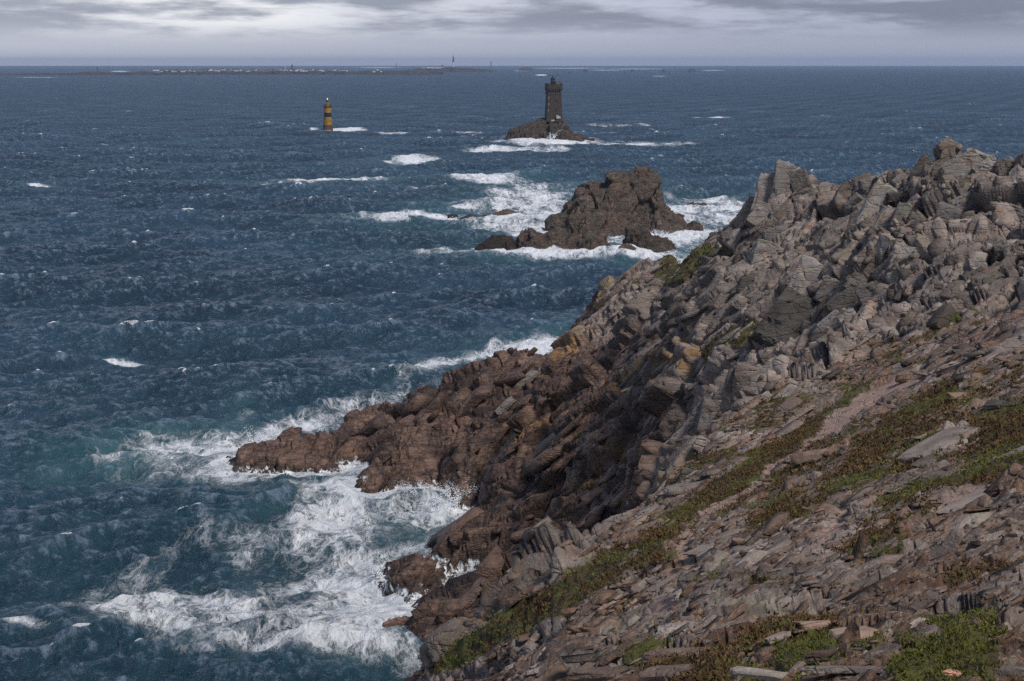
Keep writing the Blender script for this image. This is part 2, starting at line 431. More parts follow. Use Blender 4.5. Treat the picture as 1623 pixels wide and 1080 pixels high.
GRASSP = [[(1370,618,9),(1300,665,12),(1240,705,13),(1170,752,16),(1100,808,18),(1035,862,20),(960,905,24),(890,950,26),(820,985,24),(740,1030,20),(690,1062,12)],
          [(1400,700,16),(1350,745,16),(1325,775,12)], [(1500,775,18),(1450,800,34),(1400,835,30),(1350,880,14)], [(1623,680,40),(1580,720,38),(1530,770,18)],
          [(1240,985,26),(1200,1000,14)], [(1300,1000,22),(1250,1035,16)], [(1420,905,26),(1370,915,16)], [(1560,985,40),(1480,1000,20)], [(1160,405,10),(1100,400,24),(1050,430,20)],
          [(1190,520,14),(1120,555,16)], [(1350,515,10),(1345,560,8)], [(1250,930,14),(1200,935,12)], [(1540,500,16),(1480,520,8)], [(1500,620,16),(1440,650,10)], [(1540,1050,30),(1440,1065,20)],
          [(1090,1050,30),(1000,1040,16)], [(1250,815,20),(1200,830,14)]]
ORANGEP = [[(1000,440,20),(960,455,18),(940,500,16),(900,560,16),(850,590,20)], [(1130,540,14),(1060,570,30),(1000,600,24),(950,625,18)], [(900,640,20),(800,700,14)],
           [(1000,700,20),(930,760,30),(860,810,20)], [(860,890,16),(790,960,14),(730,1000,8)], [(1560,600,26),(1530,640,12)], [(1100,720,12),(1060,780,10)]]
def zones(x, y, z):
    px, py = to_px(np.stack([x, y, z], -1))
    P = np.stack([x, y, z], -1)
    n = fbm(P * 0.09, 4, 40); n2 = fbm(P * 0.45, 4, 50)
    g = np.zeros(len(x))
    for p in GRASSP: g = np.maximum(g, poly_mask(px, py, p, 0.7))
    g = g * np.where((py > 940) & (px > 980), 0.35 + 0.65 * smooth(n2, 0.0, 0.25), 1.0)
    g = g * np.where(px < 990, np.clip(1.05 + 0.5 * n2, 0.75, 1), np.clip(1.0 + 0.9 * n2 + 0.7 * n, 0.4, 1))
    # near slope or cliff: the ground this side of the shoulder carries soil and turf
    edge = np.interp(px, [600, 645, 700, 760, 830, 900, 960, 1010, 1060, 1110, 1170, 1250, 1330, 1400, 1500, 1623, 1900], [1085, 1068, 1030, 985, 945, 905, 855, 812, 760, 705, 650, 612, 585, 540, 515, 490, 450])
    near = smooth(py - edge, -6, 10) * (y < 112)
    soil = near * smooth(n2 + 0.35 * n, -0.05, 0.28)
    g = np.clip(g * 1.0 + near * np.where(py > 930, 0.42, 0.60) * smooth(n + 0.7 * n2, 0.05, 0.36), 0, 1)
    pth = np.zeros(len(x))
    for p in PATHS: pth = np.maximum(pth, poly_mask(px, py, p, 0.35))
    pw = np.zeros(len(x))
    for p in PATHS: pw = np.maximum(pw, poly_mask(px, py, [(a, b, c * 1.5 + 3) for a, b, c in p], 0.3))
    o = np.zeros(len(x))
    for p in ORANGEP: o = np.maximum(o, poly_mask(px, py, p, 0.8))
    wet = 1 - smooth(z + 8 * n, 14, 38)
    wet = np.where(near > 0.5, 0.0, wet)
    wash = (1 - smooth(z, 0.6, 3.4)) * (y > 100)
    return dict(near=near, grass=g * (1 - pth), path=pth, soil=np.clip(soil, 0, 1), orange=o, wet=wet, wash=wash, pathside=pw, px=px, py=py)

NEARF = frame_from((-0.40, -0.12, 0.91), (-0.22, 0.97, 0.0))
# ------------------------------------------------------------------ headland mesh
cols = np.concatenate([np.linspace(-0.32, -0.185, 30, endpoint=False), np.linspace(-0.185, 0.36, 830, endpoint=False), np.linspace(0.36, 0.78, 80)])
ys = np.concatenate([np.geomspace(2.3, 6, 24, endpoint=False), np.geomspace(6, 15, 200, endpoint=False), np.geomspace(15, 50, 330, endpoint=False),
                     np.geomspace(50, 100, 290, endpoint=False), np.geomspace(100, 232, 640, endpoint=False), np.geomspace(232, 425, 40)])
AA, YY = np.meshgrid(cols, ys); XX = AA * YY
ZZ = base_z(XX, YY)
G0 = np.stack([XX, YY, ZZ], -1)
NRM = grid_normals(G0)
P = G0.reshape(-1, 3); Nn = NRM.reshape(-1, 3)
ZN = zones(P[:, 0], P[:, 1], P[:, 2])
near = ZN['near']
tor = smooth(ZN['px'] + (ZN['py'] - 400) * 0.4, 1190, 1290) * (1 - near) * smooth(P[:, 2], 28, 34)
cliff = (1 - near) * (1 - tor)
def rockdisp(P, near, tor, cliff, seed=7):
    W = P + 0.25 * np.stack([fbm(P * 0.21, 2, s) for s in (61, 62, 63)], -1)
    tone = np.zeros(len(P)); D = np.zeros(len(P))
    for fr, wgt, sizes in ((FOL, cliff, (((8, 24, 3.8), 1.8, 1.0), ((3.4, 9, 1.6), 0.75, 0.7), ((1.5, 3.4, 0.8), 0.30, 0.28), ((0.6, 1.2, 0.35), 0.05, 0.04))),
                           (JNT, tor, (((9, 5, 4.5), 1.4, 1.0), ((4.4, 2.7, 2.4), 0.72, 0.5), ((1.9, 1.4, 1.3), 0.19, 0.13), ((0.8, 0.7, 0.6), 0.04, 0.02))),
                           (NEARF, near, (((1.6, 4.2, 0.6), 0.26, 0.14), ((0.7, 1.7, 0.28), 0.15, 0.08), ((0.3, 0.6, 0.14), 0.06, 0.02)))):
        sel = np.nonzero(wgt > 0.01)[0]
        if len(sel) == 0: continue
        L = (W[sel] @ fr.T)
        dd = np.zeros(len(sel)); tn = np.zeros(len(sel))
        for k, (s, amp, crk) in enumerate(sizes):
            h, t, e, r = facets(L / np.array(s), seed + 11 * k)
            dd += amp * (h * 0.6 + t * 2.6) - crk * (1 - smooth(e, 0.0, 0.07))
            tn += (r - 0.5) * (0.5, 0.5, 0.35, 0.2)[k]
        D[sel] += dd * wgt[sel]; tone[sel] += tn * wgt[sel]
    return D, np.clip(0.5 + tone, 0, 1)
D, tone = rockdisp(P, near, tor, cliff)
soft = 1 - 0.85 * np.maximum(ZN['path'], 0.75 * smooth(ZN['grass'], 0.3, 0.7))
D *= soft * smooth(P[:, 2], -6, 0.5) * (0.35 + 0.65 * smooth(P[:, 1], 4, 20))
D += near * 0.10 * fbm(P * 0.8, 3, 70) + smooth(ZN['grass'], 0.4, 0.8) * 0.10 * fbm(P * 4.0, 3, 75)
D -= 0.10 * ZN['path']
D += 0.45 * cliff * smooth(ZN['px'], 450, 530) * smooth(P[:, 2], -0.4, 0.6) * (1 - smooth(P[:, 2], 4, 8))
D *= 0.68 + 0.32 * smooth(P[:, 2], 3, 9)
PD = P + Nn * D[:, None]
me = new_mesh('headland', PD, quads=grid_quads(*AA.shape))
zz2 = np.where(cliff > 0.5, PD[:, 2], P[:, 2])
for k in ('grass', 'path', 'soil', 'orange'): vattr(me, k, ZN[k])
vattr(me, 'wet', ZN['wet']); vattr(me, 'tone', tone)
vattr(me, 'wash', (1 - smooth(PD[:, 2], 0.2, 1.7)) * (P[:, 1] > 100))
link('headland', me, M_LAND, kind='structure')

# the rest of the hill round the viewpoint, beside and behind it
gx, gy = np.meshgrid(np.linspace(-40, 150, 330), np.linspace(-45, 150, 330))
yc = np.maximum(gy, 2.4); ac = np.clip(gx / yc, -0.335, 0.775)
hz = base_z(ac * yc, yc) + 0.02 * np.maximum(gx - 0.775 * yc, 0) - 0.55 * np.maximum(-0.335 * yc - gx, 0) + 0.04 * np.minimum(gy - 2.4, 0) * -1
inside = (gx / yc > -0.31) & (gx / yc < 0.765) & (gy > 2.5)
PB = np.stack([gx, gy, hz], -1).reshape(-1, 3); ins = inside.ravel()
db, tb = rockdisp(PB, np.ones(len(PB)), np.zeros(len(PB)), np.zeros(len(PB)))
apb = (gx / yc).ravel()
PB[:, 2] += np.where(ins, -0.12 - 1.6 * smooth(np.minimum(0.765 - apb, apb + 0.31), 0.02, 0.12), db * 0.5 + 0.02)
qb = grid_quads(*gx.shape); qb = qb[~(ins[qb].all(axis=1) & (PB[qb[:, 0], 1] > 6))]
me = new_mesh('hill', PB, quads=qb); nb = fbm(PB * 0.3, 4, 91)
for k, v_ in (('grass', smooth(nb, 0.05, 0.4)), ('path', 0 * nb), ('soil', smooth(fbm(PB * 0.5, 3, 92), -0.1, 0.2)), ('orange', 0 * nb), ('wet', 0 * nb), ('tone', tb), ('wash', 0 * nb)): vattr(me, k, v_)
link('hill', me, M_LAND, kind='structure')
# ------------------------------------------------------------------ stones
def hull_rock(seed, boxy=0.3, flat=1.0, extra=5):
    rnd = random.Random(seed); bm = bmesh.new()
    for sx in (-1, 1):
        for sy in (-1, 1):
            for sz in (-1, 1):
                bm.verts.new((sx * (1 - rnd.random() * boxy), sy * (1 - rnd.random() * boxy), sz * (1 - rnd.random() * boxy)))
    for k in range(extra):
        v = Vector([rnd.uniform(-1, 1) for _ in range(3)]); a = rnd.randrange(3); v[a] = rnd.choice((-1, 1)) * rnd.uniform(1.0, 1.22); v *= 0.95
        bm.verts.new(v)
    r = bmesh.ops.convex_hull(bm, input=bm.verts)
    bmesh.ops.delete(bm, geom=[g for g in r['geom_interior'] if isinstance(g, bmesh.types.BMVert)], context='VERTS')
    bmesh.ops.dissolve_limit(bm, angle_limit=math.radians(14), verts=bm.verts, edges=bm.edges)
    bmesh.ops.scale(bm, vec=(1, 1, flat), verts=bm.verts)
    return bm
def detail(bm, seed, bev=0.06, cuts=2, amp=0.05, freq=1.6):
    bmesh.ops.bevel(bm, geom=list(bm.edges) + list(bm.verts), offset=bev, segments=1, affect='EDGES', clamp_overlap=True)
    bmesh.ops.triangulate(bm, faces=bm.faces)
    for c in range(cuts):
        long = [e for e in bm.edges if e.calc_length() > 0.26 / (c + 1) ** 0.5]
        bmesh.ops.subdivide_edges(bm, edges=long, cuts=1, use_grid_fill=True)
    bmesh.ops.triangulate(bm, faces=bm.faces)
    co = np.array([v.co[:] for v in bm.verts]); no = np.array([v.normal[:] for v in bm.verts])
    W = co * freq + seed * 7.1
    h, t, e, r = facets(W * np.array([1.0, 1.0, 1.9]), seed)
    d = amp * (h * 0.8 + t * 3.0) - amp * 1.0 * (1 - smooth(e, 0, 0.08)) + amp * 0.45 * fbm(W * 2.3, 4, seed)
    co = co + no * d[:, None]
    for v, c_ in zip(bm.verts, co): v.co = c_
    return bm
def to_mesh(bm, name, sharp=28):
    me = bpy.data.meshes.new(name); bm.normal_update(); bm.to_mesh(me); bm.free()
    me.polygons.foreach_set('use_smooth', np.ones(len(me.polygons), bool))
    me.set_sharp_from_angle(angle=math.radians(sharp))
    return me
HI = [to_mesh(detail(hull_rock(100 + k, 0.24, extra=3), k, 0.05, 3, 0.075), 'rock_block') for k in range(9)]
HIS = [to_mesh(detail(hull_rock(200 + k, 0.4, extra=5), 30 + k, 0.12, 2, 0.05), 'stone_slab') for k in range(7)]
LO = []
for k in range(14):
    b = hull_rock(300 + k, 0.5 if k % 2 else 0.34, extra=4 + k % 4)
    if k % 2: bmesh.ops.bevel(b, geom=list(b.edges), offset=0.07, segments=1, affect='EDGES', clamp_overlap=True)
    bmesh.ops.triangulate(b, faces=b.faces)
    b.verts.index_update()
    LO.append((np.array([v.co[:] for v in b.verts]), np.array([[v.index for v in f.verts] for f in b.faces]))); b.free()

rng = np.random.default_rng(5)
NEARF = frame_from((-0.40, -0.12, 0.91), (-0.22, 0.97, 0.0))
def rot_rand(fr, jit, n):
    """rotation matrices: columns are the axes of a jittered bedding frame"""
    a = rng.normal(0, jit, (n, 3)); th = np.linalg.norm(a, axis=1, keepdims=True) + 1e-9; k = a / th
    K = np.zeros((n, 3, 3)); K[:, 0, 1] = -k[:, 2]; K[:, 0, 2] = k[:, 1]; K[:, 1, 0] = k[:, 2]; K[:, 1, 2] = -k[:, 0]; K[:, 2, 0] = -k[:, 1]; K[:, 2, 1] = k[:, 0]
    s, c = np.sin(th)[:, :, None], np.cos(th)[:, :, None]
    R = np.eye(3) + s * K + (1 - c) * (K @ K)
    return R @ (fr.T if fr.ndim == 2 else fr)
def merge_blocks(name, pos, R, S, tone, attrs, mat, label):
    vs, fs, at_ = [], [], {k: [] for k in list(attrs) + ['tone']}
    off = 0
    kind = rng.integers(0, len(LO), len(pos))
    for k, (v, f) in enumerate(LO):
        sel = np.nonzero(kind == k)[0]
        if len(sel) == 0: continue
        V = np.einsum('nij,nvj->nvi', R[sel], v[None] * S[sel][:, None, :]) + pos[sel][:, None, :]
        Fc = f[None] + (off + np.arange(len(sel)) * len(v))[:, None, None]
        vs.append(V.reshape(-1, 3)); fs.append(Fc.reshape(-1, 3)); off += V.shape[0] * V.shape[1]
        for a in attrs: at_[a].append(np.repeat(attrs[a][sel], len(v)))
        at_['tone'].append(np.repeat(tone[sel], len(v)))
    me = new_mesh(name, np.concatenate(vs), tris=np.concatenate(fs))
    for a in at_: vattr(me, a, np.concatenate(at_[a]))
    return link(name, me, mat, kind='stuff', label=label)

nvert = len(P)
vis = (ZN['px'] > 560) & (ZN['px'] < 1800) & (ZN['py'] < 1130) & (P[:, 1] > 5) & (P[:, 1] < 228)
def pick(mask, n):
    idx = np.nonzero(mask)[0]; return rng.choice(idx, min(n, len(idx)), replace=False)
def attrs_at(i, extra=None):
    a = {k: ZN[k][i] * 1.0 for k in ('orange', 'wet')}
    a['soil'] = np.zeros(len(i)); a['grass'] = np.zeros(len(i)); a['path'] = np.zeros(len(i)); a['wash'] = (1 - smooth(P[i, 2], 0.2, 1.5)) * (P[i, 1] > 100)
    return a
def power(n, lo, hi, a=2.2):
    u = rng.random(n); return (lo ** (1 - a) + u * (hi ** (1 - a) - lo ** (1 - a))) ** (1 / (1 - a))
# broken ledges of the cliff
i = pick(vis & (cliff > 0.5) & (P[:, 2] > 0.3) & (P[:, 2] < 60), 4200)
s = power(len(i), 0.22, 1.7, 2.3) * (0.55 + 0.45 * smooth(P[i, 2], 6, 22)) * np.clip((P[i, 1] - 20) / 110, 0.35, 1)
S = np.stack([s * rng.uniform(0.4, 0.9, len(i)), s * rng.uniform(1.1, 2.8, len(i)), s * rng.uniform(0.2, 0.45, len(i))], 1) * 0.62
merge_blocks('cliff_rubble', PD[i] - Nn[i] * (S[:, 2:3] * 0.5), rot_rand(FOL, 0.16, len(i)), S, np.clip(tone[i] * 0.5 + rng.random(len(i)) * 0.5, 0, 1), attrs_at(i), M_LAND, 'broken granite ledges covering the cliff')
i = pick(vis & (cliff > 0.5) & (P[:, 2] > 0.2) & (P[:, 2] < 16) & (P[:, 1] > 100), 450)
s = power(len(i), 1.0, 4.2, 2.2)
S = np.stack([s * rng.uniform(0.5, 1.0, len(i)), s * rng.uniform(1.0, 2.2, len(i)), s * rng.uniform(0.25, 0.55, len(i))], 1) * 0.6
merge_blocks('ledge_rubble', PD[i] - Nn[i] * (S[:, 2:3] * 0.62), rot_rand(FOL, 0.20, len(i)), S, 0.25 + 0.5 * rng.random(len(i)), attrs_at(i), M_LAND, 'slanting brown ledges above the waterline')
# blocky rubble of the crest
i = pick(vis & (tor > 0.5), 3000)
s = power(len(i), 0.22, 1.9, 2.2)
S = np.stack([s * rng.uniform(0.7, 1.5, len(i)), s * rng.uniform(0.5, 1.0, len(i)), s * rng.uniform(0.4, 0.9, len(i))], 1) * 0.5
merge_blocks('crest_rubble', PD[i] - Nn[i] * (S[:, 2:3] * 0.3), rot_rand(JNT, 0.35, len(i)), S, rng.random(len(i)), attrs_at(i), M_LAND, 'tumbled grey granite blocks on the crest')
# flat stones of the near slope
free = (ZN['path'] < 0.15) & (ZN['grass'] < 0.7)
i = pick(vis & (near > 0.5) & free, 24000)
d = P[i, 1]
s = power(len(i), 2.0, 22.0, 2.3) * (0.4 + 0.6 * rng.random(len(i))) * d / 1500.0
s = np.clip(s, 0, 0.7) * (1 - 0.68 * np.maximum(ZN['pathside'][i], ZN['grass'][i]))
S = np.stack([s * rng.uniform(0.5, 1.0, len(i)), s * rng.uniform(1.2, 3.2, len(i)), s * rng.uniform(0.12, 0.36, len(i))], 1)
a = attrs_at(i); a['soil'] = np.clip(rng.random(len(i)) ** 1.2 * 0.95 + 0.35 * smooth(-P[i, 1], -26, -12) * (rng.random(len(i)) > 0.4), 0, 1)
merge_blocks('stony_rubble', PD[i] - Nn[i] * (S[:, 2:3] * 0.3), rot_rand(NEARF, 0.22, len(i)), S, rng.random(len(i)), a, M_LAND, 'flat stones and gravel strewn over the slope')

i = rng.choice(np.nonzero(~ins & (np.hypot(PB[:, 0], PB[:, 1]) < 70))[0], 5000)
s = power(len(i), 0.05, 0.5, 2.4)
S = np.stack([s * rng.uniform(0.5, 1.0, len(i)), s * rng.uniform(1.2, 3.0, len(i)), s * rng.uniform(0.12, 0.36, len(i))], 1)
zero = np.zeros(len(i)); a = dict(orange=zero, wet=zero, soil=rng.random(len(i)), grass=zero, path=zero, wash=zero)
merge_blocks('hill_rubble', PB[i] + rng.normal(0, 0.3, (len(i), 3)) * np.array([1, 1, 0]), rot_rand(NEARF, 0.22, len(i)), S, rng.random(len(i)), a, M_LAND, 'flat stones on the hill beside the viewpoint')

# turf and heath: tufts of short blades
def tufts(name, mask, n, hgt, mat, label):
    i = pick(mask, n); p0 = PD[i] + rng.normal(0, 0.12, (len(i), 3)) * np.array([1, 1, 0.3]) * np.minimum(1, P[i, 1:2] / 40)
    k = 7
    hh = (hgt * rng.uniform(0.5, 1.3, (len(i), 1)) * np.clip(P[i, 1:2] / 30, 0.45, 1.4))
    base = np.repeat(p0, k, 0); h = np.repeat(hh, k, 0)
    dirs = rng.normal(0, 1, (len(base), 3)); dirs[:, 2] = np.abs(dirs[:, 2]) + 0.5; dirs /= np.linalg.norm(dirs, axis=1, keepdims=True)
    b0 = base + rng.normal(0, 0.5, (len(base), 3)) * h * np.array([1, 1, 0.2])
    side = np.cross(dirs, rng.normal(0, 1, (len(base), 3))); side /= np.linalg.norm(side, axis=1, keepdims=True)
    wv = side * h * 0.22
    V = np.stack([b0 - wv, b0 + wv, b0 + dirs * h * rng.uniform(0.6, 1.2, (len(base), 1))], 1).reshape(-1, 3)
    me = new_mesh(name, V, tris=np.arange(len(V), dtype=np.int32).reshape(-1, 3))
    vattr(me, 'tone', np.repeat(rng.random(len(i)), k * 3))
    link(name, me, mat, kind='stuff', label=label)
def leafmat(name, a, b):
    m, t = material(name); pos = t.nt.nodes.new('ShaderNodeNewGeometry').outputs['Position']
    c = t.mix(t.attr('tone'), a, b); c = t.mix(t.ramp(t.noise(pos, 0.6, 4, 0.6), 0.35, 0.65), c, tuple((x + y) * 0.33 for x, y in zip(a, b)))
    t.out(t.principled(c, 0.8, None, 0.2)); return m
gm = ZN['grass'] + 0.25 * fbm(P * 0.9, 3, 81)
gn = fbm(P * 0.35, 3, 83)
tufts('grass', vis & (gm > 0.45) & (gn > -0.02) & (ZN['path'] < 0.2), 26000, 0.055, leafmat('short_turf', (0.075, 0.085, 0.016), (0.17, 0.165, 0.04)), 'short green turf between the stones')
tufts('heath_undergrowth', vis & (gm > 0.42) & (gn <= 0.03) & (ZN['path'] < 0.2), 26000, 0.085, leafmat('brown_heath', (0.065, 0.036, 0.016), (0.16, 0.10, 0.045)), 'low brown heath along the slope')
# ------------------------------------------------------------------ single rocks one can point to
UNNAMED, MARKS = [], []
def place(mesh, name, mat, p, R, S, label, group=None, cat='rock'):
    o = bpy.data.objects.new(name, mesh); C.objects.link(o)
    M = Matrix([list(R[r] * S) + [p[r]] for r in range(3)] + [[0, 0, 0, 1]])
    o.matrix_world = M
    o.material_slots[0].link = 'OBJECT' if o.material_slots else 'OBJECT'
    o.material_slots[0].material = mat
    o['label'] = label; o['category'] = cat
    if group: o['group'] = group
    q = to_px(np.array(p)); (UNNAMED if group else MARKS).append((float(q[0]), float(q[1]), o))
    return o
for me in HI + HIS: me.materials.append(M_GREY)
rr = random.Random(3)
def basis(p, n, ang, slab, wpx=0):
    th = math.radians(ang)
    view = p - CAM; view /= np.linalg.norm(view)
    right = np.cross(view, (0, 0, 1)); right /= np.linalg.norm(right)
    if slab:
        nn = n * 0.6 + np.array([0, 0, 0.4]); nn /= np.linalg.norm(nn)
        tx = right - nn * right.dot(nn); tx /= np.linalg.norm(tx); ty = np.cross(nn, tx)
        # tangent whose picture runs at the angle asked for
        up = np.cross(right, view)
        best = max(np.linspace(-math.pi / 2, math.pi / 2, 91), key=lambda a: (lambda d: (d.dot(right) * math.cos(th) + d.dot(up) * math.sin(th)) / math.hypot(d.dot(right), d.dot(up)))(tx * math.cos(a) + ty * math.sin(a)))
        best = max(-1.15, min(1.15, best))
        u = tx * math.cos(best) + ty * math.sin(best)
        fs = 1.0 / max(0.35, math.hypot(u.dot(right), u.dot(up)))
        return np.stack([u, np.cross(nn, u), nn], 1), fs
    up = np.array([0, 0, 1.0]) + 0.25 * np.array([view[0], view[1], 0]); up /= np.linalg.norm(up)
    u = right * math.cos(th) + up * math.sin(th); w_ = np.cross(u, view); w_ -= u * w_.dot(u); w_ /= np.linalg.norm(w_)
    return np.stack([u, np.cross(w_, u), w_], 1), 1.0
TOR = ('angular grey granite block on the rocky crest', 'granite blocks of the crest')
BIG = [  # px, py, w, h, angle, kind, material, label
 (1212,308,32,76,72,'b','g','leaning outer slab of the seaward tor'), (1240,300,38,88,84,'b','g','bulky cracked tor at the seaward end of the crest'), (1256,270,24,26,80,'b','g','small pointed rock standing on top of the seaward tor'),
 (1274,305,34,72,110,'b','g',None), (1246,300,22,62,100,'b','g',None), (1278,326,52,28,5,'b','g',None), (1232,378,46,40,20,'b','g',None), (1214,408,50,50,70,'b','g',None), (1205,345,40,44,60,'b','g',None),
 (1322,300,44,44,70,'b','g',None), (1341,294,32,30,20,'b','g',None), (1380,278,42,28,20,'b','g',None), (1402,260,26,24,30,'b','g','small flat-topped block left of the crest summit'),
 (1464,262,36,56,62,'b','g','tall leaning slab just left of the highest block'), (1502,252,32,62,78,'b','g','dark upright block beside the summit cleft'),
 (1526,276,74,62,35,'b','g','huge wedge block forming the summit of the crest'), (1549,256,52,30,-20,'b','g',None), (1566,270,36,44,-50,'b','g',None), (1593,268,34,24,-10,'b','g',None),
 (1418,313,27,17,5,'b','g','pale whitish block lying above the dark cleft'), (1427,290,30,26,40,'b','g',None), (1449,298,24,28,60,'b','g',None),
 (1382,338,40,112,62,'b','g','longest leaning slab in the middle of the crest'), (1399,364,34,84,65,'b','g',None), (1423,358,28,78,70,'b','g',None), (1379,386,30,52,60,'b','g',None),
 (1442,373,56,38,25,'b','g',None), (1470,386,30,40,80,'b','g','rounded block between two upright slabs'), (1499,360,44,74,80,'b','g','broad pale upright block below the summit'), (1530,326,42,40,30,'b','g',None), (1528,378,30,52,75,'b','g',None),
 (1433,413,50,46,80,'b','g',None), (1453,416,22,42,85,'b','g',None), (1380,422,46,42,60,'b','g',None), (1606,338,42,24,-15,'b','g',None), (1593,358,36,30,20,'b','g',None), (1570,315,34,30,20,'b','g',None),
 (1329,427,40,58,62,'b','g',None), (1284,455,72,92,65,'b','g','large smooth slab above the long cracked slab'), (1243,515,76,116,60,'b','g','largest grey slab on the cliff, split by a long crack'), (1310,462,30,54,60,'b','g',None),
 (1357,455,42,28,35,'b','g',None), (1332,480,54,30,42,'b','g',None), (1380,470,42,40,30,'b','g','pale squat boulder below the dark cleft'), (1316,512,46,26,45,'b','g',None), (1345,505,36,26,30,'b','g',None), (1386,499,36,30,50,'b','g',None),
 (1449,468,30,28,20,'b','g',None), (1329,536,30,22,40,'b','g',None), (1316,548,30,25,30,'b','g',None), (1367,537,24,20,10,'b','g',None), (1420,440,30,24,30,'b','g',None), (1500,430,30,40,70,'b','g',None), (1470,440,26,24,30,'b','g',None), (1550,420,30,26,20,'b','g',None), (1590,400,34,26,10,'b','g',None),
 (1165,365,40,30,30,'b','b','dark slab at the foot of the seaward tor'), (1185,360,22,34,70,'b','b',None), (1180,455,26,40,70,'b','g',None), (1172,480,26,30,60,'b','g',None),
 (1127,663,50,76,80,'b','g','smooth egg-shaped standing boulder above the turf'), (1152,652,20,54,82,'b','g','narrow slab leaning on the egg-shaped boulder'), (1165,613,20,62,78,'b','g','upright jagged pillar behind the egg-shaped boulder'),
 (1215,610,48,112,52,'b','g','long leaning slab with rounded pale head'), (1247,580,34,34,50,'b','g',None), (1246,625,62,24,42,'b','g',None), (1203,636,52,16,40,'b','g',None), (1269,598,42,46,60,'b','g',None), (1327,570,30,20,10,'b','g',None), (1299,560,46,22,10,'b','g',None),
 (1034,762,50,64,75,'b','g','upright lichened block at the edge above the dark cove'), (1060,752,22,58,92,'b','g','thin upright slab with an orange stain'), (1084,722,26,32,70,'b','g',None), (1088,755,24,30,80,'b','g',None), (1012,790,40,48,60,'b','g',None), (1046,790,20,20,30,'b','g',None), (1111,705,26,32,60,'b','g',None),
 (1499,708,112,46,30,'s','g','broad lichened slab outcrop above the turf on the right'), (1470,735,50,24,30,'s','g',None), (1597,644,64,26,10,'s','g','flat grey boulder at the right edge above the slab outcrop'), (1557,671,30,13,20,'s','g',None), (1533,797,104,22,28,'s','g','long greenish slab ridge beside the right-hand turf'),
 (834,913,66,52,30,'b','o','yellow lichened boulder at the edge above the spur'), (659,1049,34,60,95,'b','g','greenish pointed pillar standing at the bottom edge'), (695,1032,46,40,20,'b','g','rounded grey boulder right of the pointed pillar'),
 (858,940,18,24,70,'b','g',None), (893,923,26,22,40,'b','g',None), (950,984,120,34,32,'s','g','wide smooth grey slab lying along the lower slope'), (955,1068,86,34,0,'s','p','big blurred boulder at the bottom edge, left of the flat slabs'),
 (868,852,52,60,60,'b','b','jagged brown block at the root of the spur'), (733,850,52,26,25,'b','b','wedge rock on top of the flat spur'), (770,852,88,44,10,'b','b','humped brown rock slab in the middle of the spur'), (672,886,104,26,12,'b','b','long flat spur of brown rock reaching into the surf'),
 (712,980,42,42,30,'b','b',None), (624,996,42,34,20,'b','b','outermost brown rock of the lower spur'), (674,969,54,30,30,'b','b',None), (754,978,48,36,20,'b','b',None), (740,940,36,30,20,'b','b',None), (778,928,36,30,30,'b','b',None),
 (458,692,36,26,30,'b','b','small dark peak near the tip of the promontory'), (420,708,34,16,25,'b','b','low rock at the very tip of the promontory'), (1000,452,30,14,20,'b','o','mossy golden block on the cliff skyline'), (968,455,26,26,60,'b','o',None),
 (838,600,70,18,42,'b','g','smooth pale slab running down the promontory'), (800,645,50,16,45,'b','g',None), (890,575,60,20,30,'b','b',None),
 (1074,1038,112,24,5,'s','p','pale flat slab left of centre at the bottom'), (1062,1068,80,26,0,'s','p',None), (1356,1006,80,34,15,'s','p','domed brown boulder in the foreground turf'), (1298,990,76,24,10,'s','p','triangular brown stone behind the domed boulder'),
 (1331,1036,126,24,5,'s','p','thick brown slab below the domed boulder'), (1385,1062,230,14,3,'s','g','very long thin grey slab across the foreground'), (1207,1069,104,16,2,'s','g',None), (1543,1012,104,28,5,'s','g','grey humped boulder at the right of the foreground'),
 (1539,982,112,22,10,'s','g',None), (1562,953,130,20,8,'s','p',None), (1522,1071,52,18,0,'s','k','salmon pink stone at the bottom right'), (1601,1064,62,24,5,'s','g',None), (1603,870,92,32,5,'s','g','pale humped slab at the right edge'), (1505,895,112,16,38,'s','g','narrow diagonal slab in the right-hand turf'),
 (1422,986,36,12,20,'s','w','bluish white flat stone beside a small orange stone'), (1431,994,17,11,0,'s','k','small orange stone beside the bluish white one'), (1335,972,40,22,20,'s','p',None), (1136,862,92,22,28,'s','g','pale smooth slab right beside the bend of the path'),
 (1103,928,94,20,32,'s','g',None), (1153,915,62,12,45,'s','p',None), (1348,795,132,14,30,'s','g','long pale ledge on the open slope'), (1232,1010,42,13,25,'s','g',None), (1112,973,52,14,10,'s','g',None), (1180,878,36,16,30,'b','o','orange topped stone beside the pale slab'),
 (1060,1000,60,14,12,'s','p',None), (1250,955,40,14,10,'s','g',None), (1470,870,60,16,20,'s','g',None), (1440,930,50,14,15,'s','g',None), (1420,720,50,12,25,'s','g',None), (1330,760,60,12,30,'s','g',None), (1240,850,70,12,30,'s','g',None), (1560,840,80,14,15,'s','g',None), (1500,950,50,18,10,'s','p',None)]
REG = {'g': TOR, 'b': ('dark brown sea-worn block on the lower cliff', 'brown blocks of the lower cliff'), 'o': ('golden lichened block on the cliff edge', 'lichened blocks'),
       'p': ('flat brownish stone lying on the near slope', 'flat stones of the near slope'), 'k': ('pink stone', None), 'w': ('white stone', None)}
M_ORANGE = rock_shader('golden_lichen_granite', False, grey=(0.17, 0.15, 0.12), orange=0.75, lichen=0.6)
M_SALMON = rock_shader('salmon_stone', False, grey=(0.36, 0.19, 0.13), scale=3.0, orange=0, lichen=0.05, bumpd=0.02)
M_WHITE = rock_shader('bluish_white_stone', False, grey=(0.40, 0.42, 0.46), scale=3.0, orange=0, lichen=0.05, bumpd=0.02)
BIG.append((1136, 776, 6, 5, 10, 's', 'w', 'tiny white stone in the turf beside the path'))
